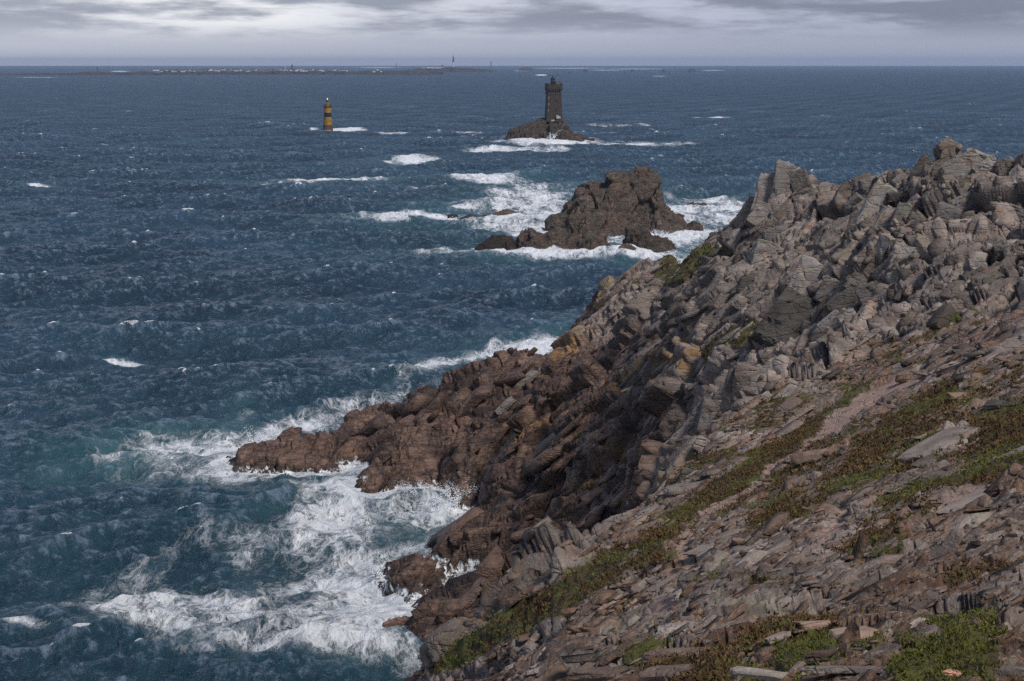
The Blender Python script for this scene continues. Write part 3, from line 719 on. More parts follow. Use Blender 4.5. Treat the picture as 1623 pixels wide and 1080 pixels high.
MM = {'g': M_GREY, 'b': M_BROWN, 'o': M_ORANGE, 'p': M_PINK, 'k': M_SALMON, 'w': M_WHITE}
for k, (px, py, w_, h_, ang, kind, mt, lab) in enumerate(BIG):
    p, n = hit(px, py); py0 = py
    while py0 < py + 60 and p[2] < 22 and px > 1190 and py < 560:
        py0 += 3; p, n = hit(px, py0)
    m_ = p[1] / F
    if kind == 'b':
        L, A_ = (max(w_, h_), min(w_, h_)) if ang >= 45 else (w_, h_)
        R, fs = basis(p, n, ang, False)
        S = np.array([L, A_, 0.0]) * m_ * 0.5 * (0.95 if px > 1190 and py < 560 else 0.86); S[2] = 0.5 * m_ * (0.35 * L + 0.5 * A_)
        R = R[:, [0, 2, 1]] * np.array([1, 1, -1])      # long axis, across, towards the hill
        S = S
        p = p + (p - CAM) / np.linalg.norm(p - CAM) * S[2] * (-0.05 if px > 1190 and py < 560 and py > 300 else 0.3)
        me = HI[k % len(HI)]
    else:
        R, fs = basis(p, n, ang, True)
        S = np.array([w_ * 0.5 * min(fs, 2.2), h_ * 0.85, h_ * 0.36]) * m_
        p = p - n * S[2] * 0.15
        me = HIS[k % len(HIS)]
        if mt == 'g' and py > 560: MMm = M_GREY
    Rr = rot_rand(np.eye(3), 0.05, 1)[0] @ R
    mat = MM[mt] if not (mt == 'g' and kind == 's') else M_SMALL
    if lab is None:
        lab, grp = REG[mt] if not (mt == 'g' and py > 560) else (('flat grey slab embedded in the near slope', 'grey slabs of the near slope') if kind == 's' else ('grey lichened block along the shoulder of the slope', 'blocks along the shoulder'))
    else: grp = None
    place(me, 'stone_slab' if kind == 's' else 'granite_block', mat, p, Rr, S, lab, grp, 'rock slab' if kind == 's' else 'rock')

def scatter(mask, n, lo, hi, meshes, mats, fr, jit, shape, name, label, group, cat):
    idx = pick(mask, n); sz = power(len(idx), lo, hi, 2.0); RR = rot_rand(fr, jit, len(idx))
    for q, (j, s) in enumerate(zip(idx, sz)):
        s = s * P[j, 1] / F * 0.5
        S = s * np.array([rng.uniform(*shape[0]), rng.uniform(*shape[1]), rng.uniform(*shape[2])])
        place(meshes[q % len(meshes)], name, mats[int(rng.integers(len(mats)))], PD[j] - Nn[j] * S[2] * 0.25, RR[q], S, label, group, cat)
scatter(vis & (tor > 0.5), 40, 16, 44, HI, [M_GREY], JNT, 0.3, ((1.0, 1.6), (0.6, 0.9), (0.5, 0.8)), 'granite_block', TOR[0], TOR[1], 'rock')
scatter(vis & (near > 0.5) & free & (ZN['pathside'] < 0.1) & (P[:, 1] < 45), 90, 12, 42, HIS, [M_SMALL, M_SMALL, M_PINK], NEARF, 0.2, ((0.5, 1.0), (1.0, 2.2), (0.15, 0.34)), 'loose_stone', 'loose weathered stone lying on the near slope', 'loose stones of the near slope', 'stone')

# every rock gets a label that leads from a rock one can find to this one
import re
CUT = re.compile(r" (?:at|in|on|of|beside|lying|above|below|between|forming|standing|running|just|left|right|reaching|near|across|along|with|behind|leaning on|split by|embedded|under)\b.*|,.*")
WORDS = ('right of', 'above and right of', 'above', 'above and left of', 'left of', 'below and left of', 'below', 'below and right of')
NTH = ('nearest', 'second nearest', 'third', 'fourth', 'fifth', 'sixth', 'seventh', 'eighth', 'ninth', 'tenth', 'eleventh', 'twelfth', 'thirteenth', 'fourteenth', 'fifteenth', 'sixteenth', 'seventeenth', 'eighteenth')
names = {}
for x_, y_, o in MARKS: names.setdefault(CUT.sub('', o['label']), []).append(o)
MK = [(x_, y_, CUT.sub('', o['label'])) for x_, y_, o in MARKS if len(names[CUT.sub('', o['label'])]) == 1 and len(CUT.sub('', o['label']).split()) > 1]
fam = {}
for x_, y_, o in UNNAMED:
    d_ = sorted((math.hypot(x_ - a, y_ - b), a, b, n_) for a, b, n_ in MK)[0]
    sec = int(round(math.atan2(d_[2] - y_, x_ - d_[1]) / (math.pi / 4))) % 8
    fam.setdefault((d_[3], sec, o['category'], o['group']), []).append((d_[0], o))
KIND = {'granite blocks of the crest': 'grey crest block', 'brown blocks of the lower cliff': 'dark brown block', 'lichened blocks': 'golden lichened block', 'flat stones of the near slope': 'flat brownish slab',
        'loose stones of the near slope': 'loose stone', 'grey slabs of the near slope': 'flat grey slab', 'blocks along the shoulder': 'grey shoulder block'}
for (nm, sec, c_, g_), L_ in fam.items():
    for k, (d_, o) in enumerate(sorted(L_, key=lambda t_: t_[0])):
        lead = '' if len(L_) == 1 else NTH[min(k, 17)] + ' '
        o['label'] = f"{lead}{KIND[g_]} {WORDS[sec]} the {nm}"
# ------------------------------------------------------------------ rocks standing in the sea
ROCKS_AT = []
def rock_mass(name, outline, Y, depth, label, group=None, mat=None, seed=1, grow=1.0, power=2.6, res=1.0, lean=0.0):
    pts = np.array([at(px, py, Y) for px, py in outline]); xs, zs = pts[:, 0], np.maximum(pts[:, 2], 0.1)
    if xs[-1] - xs[0] < 11 and 500 < Y < 620: zs = zs * 1.35 + 0.9
    Hm = zs.max(); W_ = xs[-1] - xs[0]
    nx = int(np.clip(W_ / Y * 1600 * 1.3 * res, 30, 420)); ny = int(np.clip(nx * 0.7, 24, 260))
    X, T = np.meshgrid(np.linspace(xs[0] - 0.04 * W_, xs[-1] + 0.04 * W_, nx), np.linspace(-1.15, 1.15, ny))
    Hx = np.interp(X, xs, zs, left=-1.5, right=-1.5)
    edge = np.clip(np.minimum(X - xs[0], xs[-1] - X) / (0.25 * W_), 0.0, 1) ** 0.5
    sc = Hm / 20.0
    dep = depth * (0.35 + 0.65 * edge) * (1 + 0.18 * np.sin(X / W_ * 9 + seed))
    Yc = Y + 0.12 * depth * np.sin((X - xs[0]) / W_ * 5 + seed)
    prof = 1 - np.abs(T) ** power
    Zb = np.where(prof > 0, Hx * np.clip(prof, 0, 1) ** 0.8, 0) - 2.5 * np.clip(-prof, 0, 1) - 1.2 * sc * np.abs(T) ** 4
    G = np.stack([X, Yc + T * dep + lean * Zb, Zb], -1); Nn_ = grid_normals(G)
    Pp, Nf = G.reshape(-1, 3), Nn_.reshape(-1, 3)
    Q = Pp + sc * 0.5 * np.stack([fbm(Pp / (6 * sc), 3, s + seed) for s in (1, 2, 3)], -1)
    d = np.zeros(len(Pp)); tn = np.zeros(len(Pp))
    for k, (s, a, c) in enumerate((((13, 6.0, 6.5), 2.4, 1.2), ((5.5, 2.4, 2.6), 1.2, 0.8), ((2.2, 1.1, 1.1), 0.45, 0.3))):
        h, t_, e, r = facets((Q @ JNT.T) / (np.array(s) * sc), seed * 13 + k)
        d += sc * (a * (h * 0.55 + t_ * 2.4) - c * (1 - smooth(e, 0, 0.07))); tn += (r - 0.5) * 0.4
    Pp = Pp + Nf * (d * grow)[:, None] * smooth(Pp[:, 2:3], -2.5, 1.5 + 2 * sc) * np.array([1, 1, 0.75])
    me = new_mesh(name, Pp, quads=grid_quads(*X.shape))
    if mat is M_STACK or mat is None: mat = M_STACK
    o = link(name, me, mat, label=label, category='sea rock')
    if group: o['group'] = group
    ROCKS_AT.append(((xs[0] + xs[-1]) / 2, Y, W_ * 0.55, 0.7))
    return o
rock_mass('sea_stack', [(866,352),(876,343),(888,338),(900,322),(908,318),(911,304),(918,298),(934,294),(956,291),(968,274),(984,272),(996,277),(1010,266),(1030,263),(1041,271),(1046,290),(1050,322),(1060,334),(1074,342),(1086,354),(1094,364)],
          516, 15, 'largest sea stack, a tall dark pinnacle with steep jointed faces', seed=3, power=1.7, grow=0.75)
rock_mass('sea_rock', [(817,388),(822,370),(832,368),(842,364),(852,372),(862,374),(872,368),(882,361),(896,360),(900,349),(914,340),(930,342),(937,362),(948,368),(956,374),(966,390)], 464, 8, 'jagged dark rock with a central knob in front of the large stack', seed=5)
rock_mass('sea_rock', [(752,394),(768,384),(780,375),(798,373),(810,376),(816,386),(820,392)], 462, 5, 'low rounded dark rock left of the jagged one', seed=7)
rock_mass('sea_rock', [(990,372),(994,361),(1003,358),(1018,361),(1034,375),(1056,378),(1068,388),(1073,396)], 456, 5, 'sloping wedge rock at the right of the surf before the large stack', seed=9)
rock_mass('sea_rock', [(972,400),(978,391),(988,387),(1000,388),(1014,398)], 450, 3, 'small low slab at the foot of the sloping wedge rock', seed=11)
for k, (o_, Y_, dp, lb) in enumerate([([(729,351),(736,344),(745,340),(758,343),(770,341),(777,349)], 553, 4, 'low pair of black rocks awash left of the large stack'), ([(709,348),(716,344),(726,348)], 556, 2, 'tiny rock awash at the left of the black rocks'),
                         ([(780,348),(788,341),(804,337),(814,340),(819,345)], 562, 4, 'small black rock between the awash rocks and the large stack'), ([(1088,332),(1096,325),(1104,327),(1116,326),(1121,331)], 597, 3, 'small black rock alone in the foam behind the large stack'),
                         ([(1090,361),(1098,357),(1108,360),(1115,364)], 513, 2, 'small rock touching the right foot of the large stack'), ([(618,346),(623,343),(629,347)], 560, 1.5, 'single tiny rock awash farthest left in the foam')]):
    rock_mass('sea_rock', o_, Y_, dp, lb, seed=20 + k)
rock_mass('lighthouse_rock', [(797,226),(803,214),(808,206),(816,203),(828,200),(836,196),(848,194),(856,190),(866,189),(890,190),(897,197),(901,203),(908,211),(916,214),(930,220)], 1096, 13, 'dark islet carrying the stone lighthouse', seed=31, res=1.6, grow=0.8)

def box(bm, c, hx, hy, z0, z1, tx=None, ty=None, yaw=0.0):
    tx = hx if tx is None else tx; ty = hy if ty is None else ty
    vs = []
    for z_, a, b in ((z0, hx, hy), (z1, tx, ty)):
        for sx, sy in ((-1, -1), (1, -1), (1, 1), (-1, 1)):
            X, Y = sx * a, sy * b
            vs.append(bm.verts.new((c[0] + X * math.cos(yaw) - Y * math.sin(yaw), c[1] + X * math.sin(yaw) + Y * math.cos(yaw), z_)))
    for f in ((3, 2, 1, 0), (4, 5, 6, 7), (0, 1, 5, 4), (1, 2, 6, 5), (2, 3, 7, 6), (3, 0, 4, 7)): bm.faces.new([vs[i] for i in f])
def lathe(bm, c, prof, n=20):
    rings = [[bm.verts.new((c[0] + r * math.cos(2 * math.pi * k / n), c[1] + r * math.sin(2 * math.pi * k / n), z_)) for k in range(n)] for r, z_ in prof]
    for a, b in zip(rings[:-1], rings[1:]):
        for k in range(n): bm.faces.new((a[k], a[(k + 1) % n], b[(k + 1) % n], b[k]))
    bm.faces.new(rings[0][::-1]); bm.faces.new(rings[-1])
def rod(bm, p, q, r=0.1):
    p, q = Vector(p), Vector(q); d = (q - p); a = d.orthogonal().normalized(); b = d.normalized().cross(a)
    v = [[bm.verts.new(e + (a * math.cos(t) + b * math.sin(t)) * r) for t in (0, 2.09, 4.19)] for e in (p, q)]
    for k in range(3): bm.faces.new((v[0][k], v[0][(k + 1) % 3], v[1][(k + 1) % 3], v[1][k]))
def part(name, bm, mat, parent, **kw):
    me = bpy.data.meshes.new(name); bmesh.ops.recalc_face_normals(bm, faces=bm.faces); bm.to_mesh(me); bm.free()
    o = link(name, me, mat, parent, **kw)
    if parent is not None:
        q = parent; off = Vector((0, 0, 0))
        while q is not None: off += q.location; q = q.parent
        me.transform(Matrix.Translation(-off))
    return o
def root(name, loc, label, cat, group=None):
    o = bpy.data.objects.new(name, None); C.objects.link(o); o.location = loc; o['label'] = label; o['category'] = cat
    if group: o['group'] = group
    return o
def plain(name, col, rough=0.8, var=0.35, sc=1.5, mort=None, emit=0):
    m, t = material(name); pos = t.nt.nodes.new('ShaderNodeNewGeometry').outputs['Position']
    c = t.mix(t.ramp(t.noise(pos, sc, 5, 0.65), 0.3, 0.7), tuple(x * (1 - var) for x in col), tuple(min(1, x * (1 + var)) for x in col))
    nrm = None
    if mort:
        sp = t.sep(pos); br = t.nt.nodes.new('ShaderNodeTexBrick'); t.put(br.inputs['Vector'], t.comb(t.math('ADD', sp[0], sp[1]), sp[2], 0.0))
        br.inputs['Scale'].default_value = mort; br.inputs['Color1'].default_value = (0.75, 0.75, 0.75, 1); br.inputs['Color2'].default_value = (1.2, 1.15, 1.1, 1); br.inputs['Mortar'].default_value = (0.5, 0.5, 0.5, 1)
        c = t.mix(1.0, c, br.outputs[0], 'MULTIPLY')
    kw = {}
    if emit: kw = {'Emission Color': (1, 0.95, 0.85, 1), 'Emission Strength': emit}
    t.out(t.principled(c, rough, nrm, 0.3, **kw)); return m
M_TOWER = plain('old_granite_masonry', (0.052, 0.041, 0.034), mort=0.5)
M_TRIM = plain('dark_granite_trim', (0.05, 0.042, 0.038)); M_PALE = plain('pale_limewash', (0.42, 0.42, 0.40)); M_SHUT = plain('pale_shutter', (0.17, 0.17, 0.165)); M_BLACK = plain('black_paint', (0.012, 0.014, 0.018), 0.5)
M_GREENM = plain('weathered_green_metal', (0.10, 0.14, 0.13)); M_GLASS = plain('lantern_glass', (0.05, 0.06, 0.07), 0.1)
# the stone lighthouse
YL = 1096.0
def zz(py, Y): return float(at(877, py, Y)[2])
m_ = float(at(878, 190, YL)[0] - at(877, 190, YL)[0])
cx = float(at(877.3, 190, YL)[0]); yaw = math.radians(9)
z0, z1, z2, z3 = zz(193, YL), zz(149.5, YL), zz(142, YL), zz(134, YL)
lh = root('lighthouse', (cx, YL, z0), 'tall dark square stone lighthouse with corbelled top on its islet', 'lighthouse')
bm = bmesh.new(); box(bm, (cx, YL), 12.9 * m_, 11 * m_, z0, z1, 10.6 * m_, 9.5 * m_, yaw); tw = part('tower', bm, M_TOWER, lh)
bm = bmesh.new(); box(bm, (cx, YL), 11.0 * m_, 9.9 * m_, z1 + 0.02, z1 + 1.0, yaw=yaw); box(bm, (cx, YL), 10.5 * m_, 9.4 * m_, z1 + 1.02, z2 - 0.1, yaw=yaw)
part('cornice', bm, M_TRIM, lh)
bm = bmesh.new()
for k in range(6):
    for (ax, ay) in ((1, 0), (0, 1)):
        for sgn in (-1, 1):
            o_ = (-1 + 2 * (k + 0.5) / 6) * 10.6 * m_; e_ = (10.4 if ay == 0 else 9.6) * m_ + 0.35
            lx, ly = (sgn * e_, o_) if ax else (o_, sgn * e_)
            box(bm, (cx + lx * math.cos(yaw) - ly * math.sin(yaw), YL + lx * math.sin(yaw) + ly * math.cos(yaw)), 0.3, 0.3, z2 - 1.2, z2 + 0.6, 0.6, 0.6, yaw)
part('corbel', bm, M_TRIM, lh)
bm = bmesh.new(); box(bm, (cx, YL), 12.0 * m_, 11.2 * m_, z2 + 0.62, z3, yaw=yaw)
for sx in (-1, 1):
    for sy in (-1, 1): box(bm, (cx + (sx * 10.8 * math.cos(yaw) - sy * 10 * math.sin(yaw)) * m_, YL + (sx * 10.8 * math.sin(yaw) + sy * 10 * math.cos(yaw)) * m_), 0.7, 0.7, z3 + 0.01, z3 + 0.9, yaw=yaw)
part('parapet', bm, M_TOWER, lh)
lc = (float(at(876.2, 130, YL)[0]), YL - 1)
bm = bmesh.new(); lathe(bm, lc, [(1.75, z3), (1.75, z3 + 1.9)]); lb = part('lantern_base', bm, M_BLACK, lh)
bm = bmesh.new(); lathe(bm, lc, [(1.45, z3 + 1.92), (1.45, z3 + 3.7)]); lg = part('lantern', bm, M_GLASS, lh)
bm = bmesh.new()
for k in range(8):
    a = k * math.pi / 4; rod(bm, (lc[0] + 1.52 * math.cos(a), lc[1] + 1.52 * math.sin(a), z3 + 1.9), (lc[0] + 1.52 * math.cos(a), lc[1] + 1.52 * math.sin(a), z3 + 3.75), 0.1)
part('glazing_bar', bm, M_BLACK, lg)
bm = bmesh.new(); lathe(bm, lc, [(1.75, z3 + 3.72), (1.6, z3 + 4.2), (1.0, z3 + 4.9), (0.3, z3 + 5.2), (0.25, z3 + 5.7), (0.05, z3 + 6.4)]); part('dome', bm, M_BLACK, lh)
bm = bmesh.new(); hx = float(at(883.5, 130, YL)[0]); box(bm, (hx, YL - 0.5), 1.5, 1.5, z3 + 0.02, z3 + 2.1, yaw=yaw); part('hut', bm, M_GREENM, lh)
bm = bmesh.new()
for k in range(5):
    rod(bm, (hx - 1.8 + k * 1.0, YL - 3.6, z3), (hx - 1.8 + k * 1.0, YL - 3.6, z3 + 2.3), 0.12)
rod(bm, (hx - 1.8, YL - 3.6, z3 + 2.3), (hx + 2.2, YL - 3.6, z3 + 2.3), 0.1); rod(bm, (hx - 1.8, YL - 3.6, z3 + 1.3), (hx + 2.2, YL - 3.6, z3 + 1.3), 0.1)
part('railing', bm, M_GREENM, lh)
bm = bmesh.new(); box(bm, (float(at(864.6, 148, YL)[0]), YL - 2), 0.5, 0.6, zz(149.6, YL), zz(146.2, YL)); part('wall_bracket', bm, M_GREENM, lh)
def wpos(lx, zc):                       # a point on the seaward face of the tapering tower
    f_ = (zc - z0) / (z1 - z0); hy = (11 + (9.5 - 11) * f_) * m_ + 0.02
    return (cx + lx * math.cos(yaw) + hy * math.sin(yaw), YL + lx * math.sin(yaw) - hy * math.cos(yaw))
for lx, pyc in ((-9.6, 155), (-9.9, 165), (-10.2, 175), (1.5, 160), (1.5, 174)):
    zc = zz(pyc, YL); w_ = wpos(lx * m_, zc); bm = bmesh.new(); box(bm, w_, 0.33 if lx < 0 else 0.4, 0.14, zc - 0.75, zc + 0.75, yaw=yaw)
    wn = part('window', bm, M_SHUT if lx < 0 else M_BLACK, tw)
zc = zz(187, YL); bm = bmesh.new(); box(bm, wpos(1.5 * m_, zc), 0.75, 0.16, zc - 1.1, zc + 1.3, yaw=yaw); part('door', bm, M_BLACK, tw)
zc = zz(186, YL); bm = bmesh.new()
for k, (dx, dz, w_, h_) in enumerate(((4.2, 0.3, 0.7, 1.1), (6.0, 0.2, 0.55, 0.9), (8.0, -0.1, 0.5, 0.6))):
    c_ = wpos(dx * m_, zc); box(bm, (c_[0], c_[1] - 0.1), w_, 0.18, zc + dz - h_, zc + dz + h_, yaw=yaw)
part('painted_panel', bm, M_PALE, tw)
# its landing: stone quay and steps
q = root('stone_landing', (float(at(925, 219, YL)[0]), YL, 0), 'stepped stone quay running right from the lighthouse rock', 'quay')
def qbox(name, xa, xb, ytop, ybot, dy, mat, dep=2.0):
    bm = bmesh.new(); xa_, xb_ = float(at(xa, 200, YL)[0]), float(at(xb, 200, YL)[0]); box(bm, ((xa_ + xb_) / 2, YL + dy), (xb_ - xa_) / 2, dep, zz(ybot, YL), zz(ytop, YL)); return part(name, bm, mat, q)
qbox('quay_wall', 901, 916, 212.4, 226, -4, M_TOWER, 2.4); qbox('quay_deck', 916.2, 931, 217.5, 227, -4, M_TRIM); qbox('quay_block', 931.2, 942, 219, 228, -4, M_TOWER, 2.3)
qbox('retaining_wall', 895, 900.6, 199.5, 214, -5, M_TOWER, 2.0); qbox('stair_wall', 871, 876, 192, 206, -10.5, M_TRIM, 1.5); qbox('white_step', 873, 878, 189.6, 191.4, -8.5, M_PALE, 1.2)

# yellow and black beacon
YB = 1262.0; bx = float(at(519.8, 200, YB)[0]); mb = float(at(520.8, 200, YB)[0]) - bx
def zb(py): return float(at(520, py, YB)[2])
M_YEL = plain('rust_streaked_yellow_paint', (0.27, 0.155, 0.018), 0.7, 0.5, 0.8); M_BASE = plain('rust_brown_concrete', (0.075, 0.045, 0.032), sc=0.6); M_NAVY = plain('black_band_paint', (0.012, 0.014, 0.026), 0.5)
be = root('beacon_tower', (bx, YB, 0), 'yellow beacon tower with a black middle band and small lamp', 'beacon')
bm = bmesh.new(); lathe(bm, (bx, YB), [(8.2 * mb, -2), (7.8 * mb, zb(198.4))], 12); part('base_block', bm, M_BASE, be)
r_ = lambda py: (5.5 + 1.1 * (py - 170) / 28) * mb
bm = bmesh.new(); lathe(bm, (bx, YB), [(r_(198), zb(198.38)), (r_(186), zb(185.6))]); part('lower_shaft', bm, M_YEL, be)
bm = bmesh.new(); lathe(bm, (bx, YB), [(r_(186) + 0.05, zb(185.58)), (r_(179) + 0.05, zb(178.7))]); part('black_band', bm, M_NAVY, be)
bm = bmesh.new(); lathe(bm, (bx, YB), [(r_(179), zb(178.68)), (r_(170.6), zb(170.6))]); part('upper_shaft', bm, M_YEL, be)
bm = bmesh.new(); lathe(bm, (bx, YB), [(5.6 * mb, zb(170.58)), (6.6 * mb, zb(169.4)), (6.6 * mb, zb(168.9))]); dk = part('gallery', bm, M_TRIM, be)
bm = bmesh.new()
for k in range(10):
    a = k * math.pi / 5; a2 = a + math.pi / 5; p1 = (bx + 6.4 * mb * math.cos(a), YB + 6.4 * mb * math.sin(a)); p2 = (bx + 6.4 * mb * math.cos(a2), YB + 6.4 * mb * math.sin(a2))
    rod(bm, (*p1, zb(169)), (*p1, zb(166.4)), 0.09); rod(bm, (*p1, zb(166.4)), (*p2, zb(166.4)), 0.09); rod(bm, (*p1, zb(167.6)), (*p2, zb(167.6)), 0.07)
part('railing', bm, M_TRIM, dk)
bm = bmesh.new(); lathe(bm, (bx, YB), [(2.5 * mb, zb(168.88)), (1.9 * mb, zb(167.5)), (1.9 * mb, zb(161.4))], 14); part('turret', bm, M_YEL, be)
bm = bmesh.new(); lathe(bm, (bx, YB), [(2.3 * mb, zb(161.38)), (2.3 * mb, zb(159.2)), (1.3 * mb, zb(158.6))], 14); part('turret_cap', bm, M_BASE, be)
bm = bmesh.new(); lathe(bm, (bx, YB), [(0.85 * mb, zb(158.5)), (0.95 * mb, zb(157)), (0.6 * mb, zb(155.6))], 12); part('lamp', bm, plain('lit_lamp', (0.8, 0.8, 0.8), emit=0.3), be)
bm = bmesh.new(); lathe(bm, (bx, YB), [(0.22 * mb, zb(155.55)), (0.15 * mb, zb(151.2))], 6); part('antenna', bm, M_BLACK, be)
ROCKS_AT += [(bx, YB, 7, 0.75), (bx + 10, YB + 4, 9, 0.6)]

# ------------------------------------------------------------------ the low island on the horizon
M_ISLE = plain('low_island_ground', (0.030, 0.024, 0.022), sc=0.02); M_SKERRY = plain('skerry_rock', (0.035, 0.028, 0.028), sc=0.05)
def strip(name, top, Y, depth, mat, seed, **kw):
    xs = np.array([at(p, 110, Y)[0] for p, _ in top]); zs = np.array([max(0.5, at(p, q_, Y)[2]) for p, q_ in top])
    nx = max(20, int((top[-1][0] - top[0][0]) * 1.6)); X, T = np.meshgrid(np.linspace(xs[0], xs[-1], nx), np.linspace(-1, 1, 9))
    nzv = fbm(np.stack([X.ravel() * 0.02, T.ravel() * 1.5, 0 * X.ravel() + seed], 1), 4, seed).reshape(X.shape)
    Z = (np.interp(X, xs, zs) * (1 + 0.30 * nzv)) * (1 - T ** 2) ** 0.6 - 2 * np.abs(T) ** 6
    me = new_mesh(name, np.stack([X, Y + T * depth * (0.6 + 0.4 * nzv), Z], -1).reshape(-1, 3), quads=grid_quads(*X.shape)); return link(name, me, mat, **kw)
YI = 7400.0
strip('island_land', [(-60,117.6),(0,117.3),(60,116.6),(120,115.8),(150,113.4),(162,113.4),(175,115.6),(212,114.5),(222,112.6),(240,114.4),(247,117.4)], 7100, 160, M_ISLE, 3, kind='structure')
strip('island_land', [(255,116),(262,112.8),(290,113),(330,113.2),(380,113.5),(430,112.8),(470,111.8),(520,112),(560,113.4),(600,112.2),(640,112),(690,113),(700,114.5)], YI, 200, M_ISLE, 5, kind='structure')
strip('island_land', [(640,111.5),(665,108.6),(690,109.6),(705,108),(716,107),(735,107.6),(760,109.8),(780,111)], 9200, 150, M_ISLE, 7, kind='structure')
SK = [(582, 686, 114.6, 7000), (738, 786, 109.6, 9300), (822, 844, 107.2, 10500), (868, 878, 118.4, 6500), (880, 890, 118.2, 6600), (1092, 1102, 108.6, 9000), (1072, 1082, 121.2, 6200), (1050, 1056, 109, 9000), (1000, 1006, 109.5, 9000), (925, 932, 109.6, 8900), (902, 906, 113.4, 7600)]
for k, (a, b, t_, Y_) in enumerate(SK):
    w_ = b - a; o = strip('skerry', [(a, t_ + 1.5), (a + w_ * 0.3, t_), (a + w_ * 0.6, t_ + 0.5), (b, t_ + 1.6)], Y_, 40, M_SKERRY, 60 + k)
    o['label'] = ['longest dark reef in front of the island village', 'low dark reef trailing right of the island lighthouse', 'dark flat skerry on the horizon right of the island', 'small dark rock beside the far white breaker'][k] if k < 4 else 'tiny dark skerry near the horizon, ' + {4: 'rightmost of all', 5: 'second from the right', 6: 'third from the right', 7: 'fourth from the right', 8: 'fifth from the right', 9: 'sixth from the right'}.get(k, 'beside the white breaker left of the stone lighthouse')
    o['category'] = 'reef'
    if k >= 4: o['group'] = 'far skerries'
# houses of the island village
M_HW = plain('white_render', (0.55, 0.55, 0.54), sc=0.1, var=0.1); M_HR = plain('slate_roof', (0.06, 0.065, 0.075), sc=0.1)
M_HG = plain('grey_render', (0.20, 0.19, 0.18), sc=0.1, var=0.1)
def house_mesh(w_, d_, h_, r_h, dark=False, nm='village_house'):
    bm = bmesh.new(); box(bm, (0, 0), w_, d_, 0, h_); nf = len(bm.faces)
    v = [bm.verts.new(c_) for c_ in ((-w_ - .3, -d_ - .4, h_ + .01), (w_ + .3, -d_ - .4, h_ + .01), (w_ + .3, d_ + .4, h_ + .01), (-w_ - .3, d_ + .4, h_ + .01), (-w_ - .3, 0, h_ + r_h), (w_ + .3, 0, h_ + r_h))]
    fs = [bm.faces.new([v[i] for i in f]) for f in ((0, 1, 5, 4), (2, 3, 4, 5), (0, 4, 3), (1, 2, 5), (3, 2, 1, 0))]
    for f in fs: f.material_index = 1
    for sx in (-1, 1): box(bm, (sx * (w_ - 0.6), 0), 0.5, 0.4, h_ + r_h * 0.8, h_ + r_h + 1.2)
    for f in fs: pass
    bmesh.ops.recalc_face_normals(bm, faces=bm.faces)
    me = bpy.data.meshes.new(nm); bm.to_mesh(me); bm.free(); me.materials.append(M_HG if dark else M_HW); me.materials.append(M_HR); return me
HM = [house_mesh(7, 4, 5, 3.5), house_mesh(10, 4.5, 5.5, 4), house_mesh(5.5, 4, 7, 4), house_mesh(14, 5, 5, 3.5), house_mesh(8, 5, 5, 4, True), house_mesh(6, 5, 7, 4, True), house_mesh(11, 5, 4, 4, True)]
rh = random.Random(9)
def gz(px, py): return float(at(px, py, YI)[2])
spots = []
for a, b, n_ in ((262, 300, 13), (300, 345, 14), (345, 400, 16), (400, 450, 14), (450, 486, 12), (486, 522, 12), (522, 560, 6), (590, 620, 3), (675, 712, 4)):
    for k in range(n_): spots.append(a + (b - a) * (k + rh.random()) / n_)
spots.sort()
for k, p_ in enumerate(spots):
    Y_ = YI - 150 + rh.random() * 160 if p_ < 640 else 9150
    o = bpy.data.objects.new('village_house', rh.choice(HM)); C.objects.link(o); tone_ = 'grey' if o.data.materials[0] is M_HG else 'white'; nth = k + 1; sfx = 'th' if 10 < nth % 100 < 14 else {1: 'st', 2: 'nd', 3: 'rd'}.get(nth % 10, 'th')
    x_ = (p_ - 811.5) / F * Y_ * 1.018
    o.location = (x_, Y_, (12 + rh.random() * 10) * (0.9 if p_ < 640 else 1.6)); o.rotation_euler.z = rh.uniform(-0.5, 0.5) + (1.57 if rh.random() < 0.25 else 0)
    s_ = rh.uniform(0.85, 1.25); o.scale = (s_, s_, s_)
    o['label'] = f'small {tone_} dark-roofed house, {nth}{sfx} from the left along the far island'; o['category'] = 'house'; o['group'] = 'houses of the island village'
def tower(name, label, cat, px, ptop, pbot, Y, prof, mats, pnames):
    x_ = float(at(px, 110, Y)[0]); r0 = root(name, (x_, Y, float(at(px, pbot, Y)[2])), label, cat); zt = lambda p_: float(at(px, p_, Y)[2]); m1 = Y / F
    for nm, mt, pr in zip(pnames, mats, prof):
        bm = bmesh.new(); lathe(bm, (x_, Y), [(r * m1, zt(p_)) for r, p_ in pr], 12); part(nm, bm, mt, r0)
tower('island_lighthouse', 'slim far lighthouse, white below and black above, on the island', 'lighthouse', 718.5, 88, 108, 9250,
      [[(3, 108.5), (2.8, 106.5)], [(1.45, 106.4), (1.15, 99)], [(1.18, 98.9), (1.0, 92.5)], [(1.3, 92.4), (1.3, 91.6), (0.7, 91.5), (0.7, 89.6), (0.1, 88)]], [M_HR, M_HW, M_BLACK, M_BLACK], ['keeper_house', 'lower_shaft', 'upper_shaft', 'lantern'])
tower('church_tower', 'dark church tower rising above the island village', 'church tower', 463, 101, 112, YI, [[(1.5, 113), (1.4, 104)], [(1.1, 103.9), (0.6, 102.6), (0.1, 101)]], [M_HR, M_HR], ['shaft', 'spire'])
tower('mast', 'thin pale mast left of the island church tower', 'mast', 452, 101, 112, YI, [[(0.6, 113), (0.4, 101)]], [M_HW], ['pole'])
tower('water_tower', 'mushroom shaped marker on the low left part of the island', 'water tower', 154.5, 106, 114, 7100, [[(0.5, 114.5), (0.4, 109)], [(1.3, 108.9), (1.5, 107), (0.5, 106)]], [M_HR, M_HR], ['stem', 'tank'])
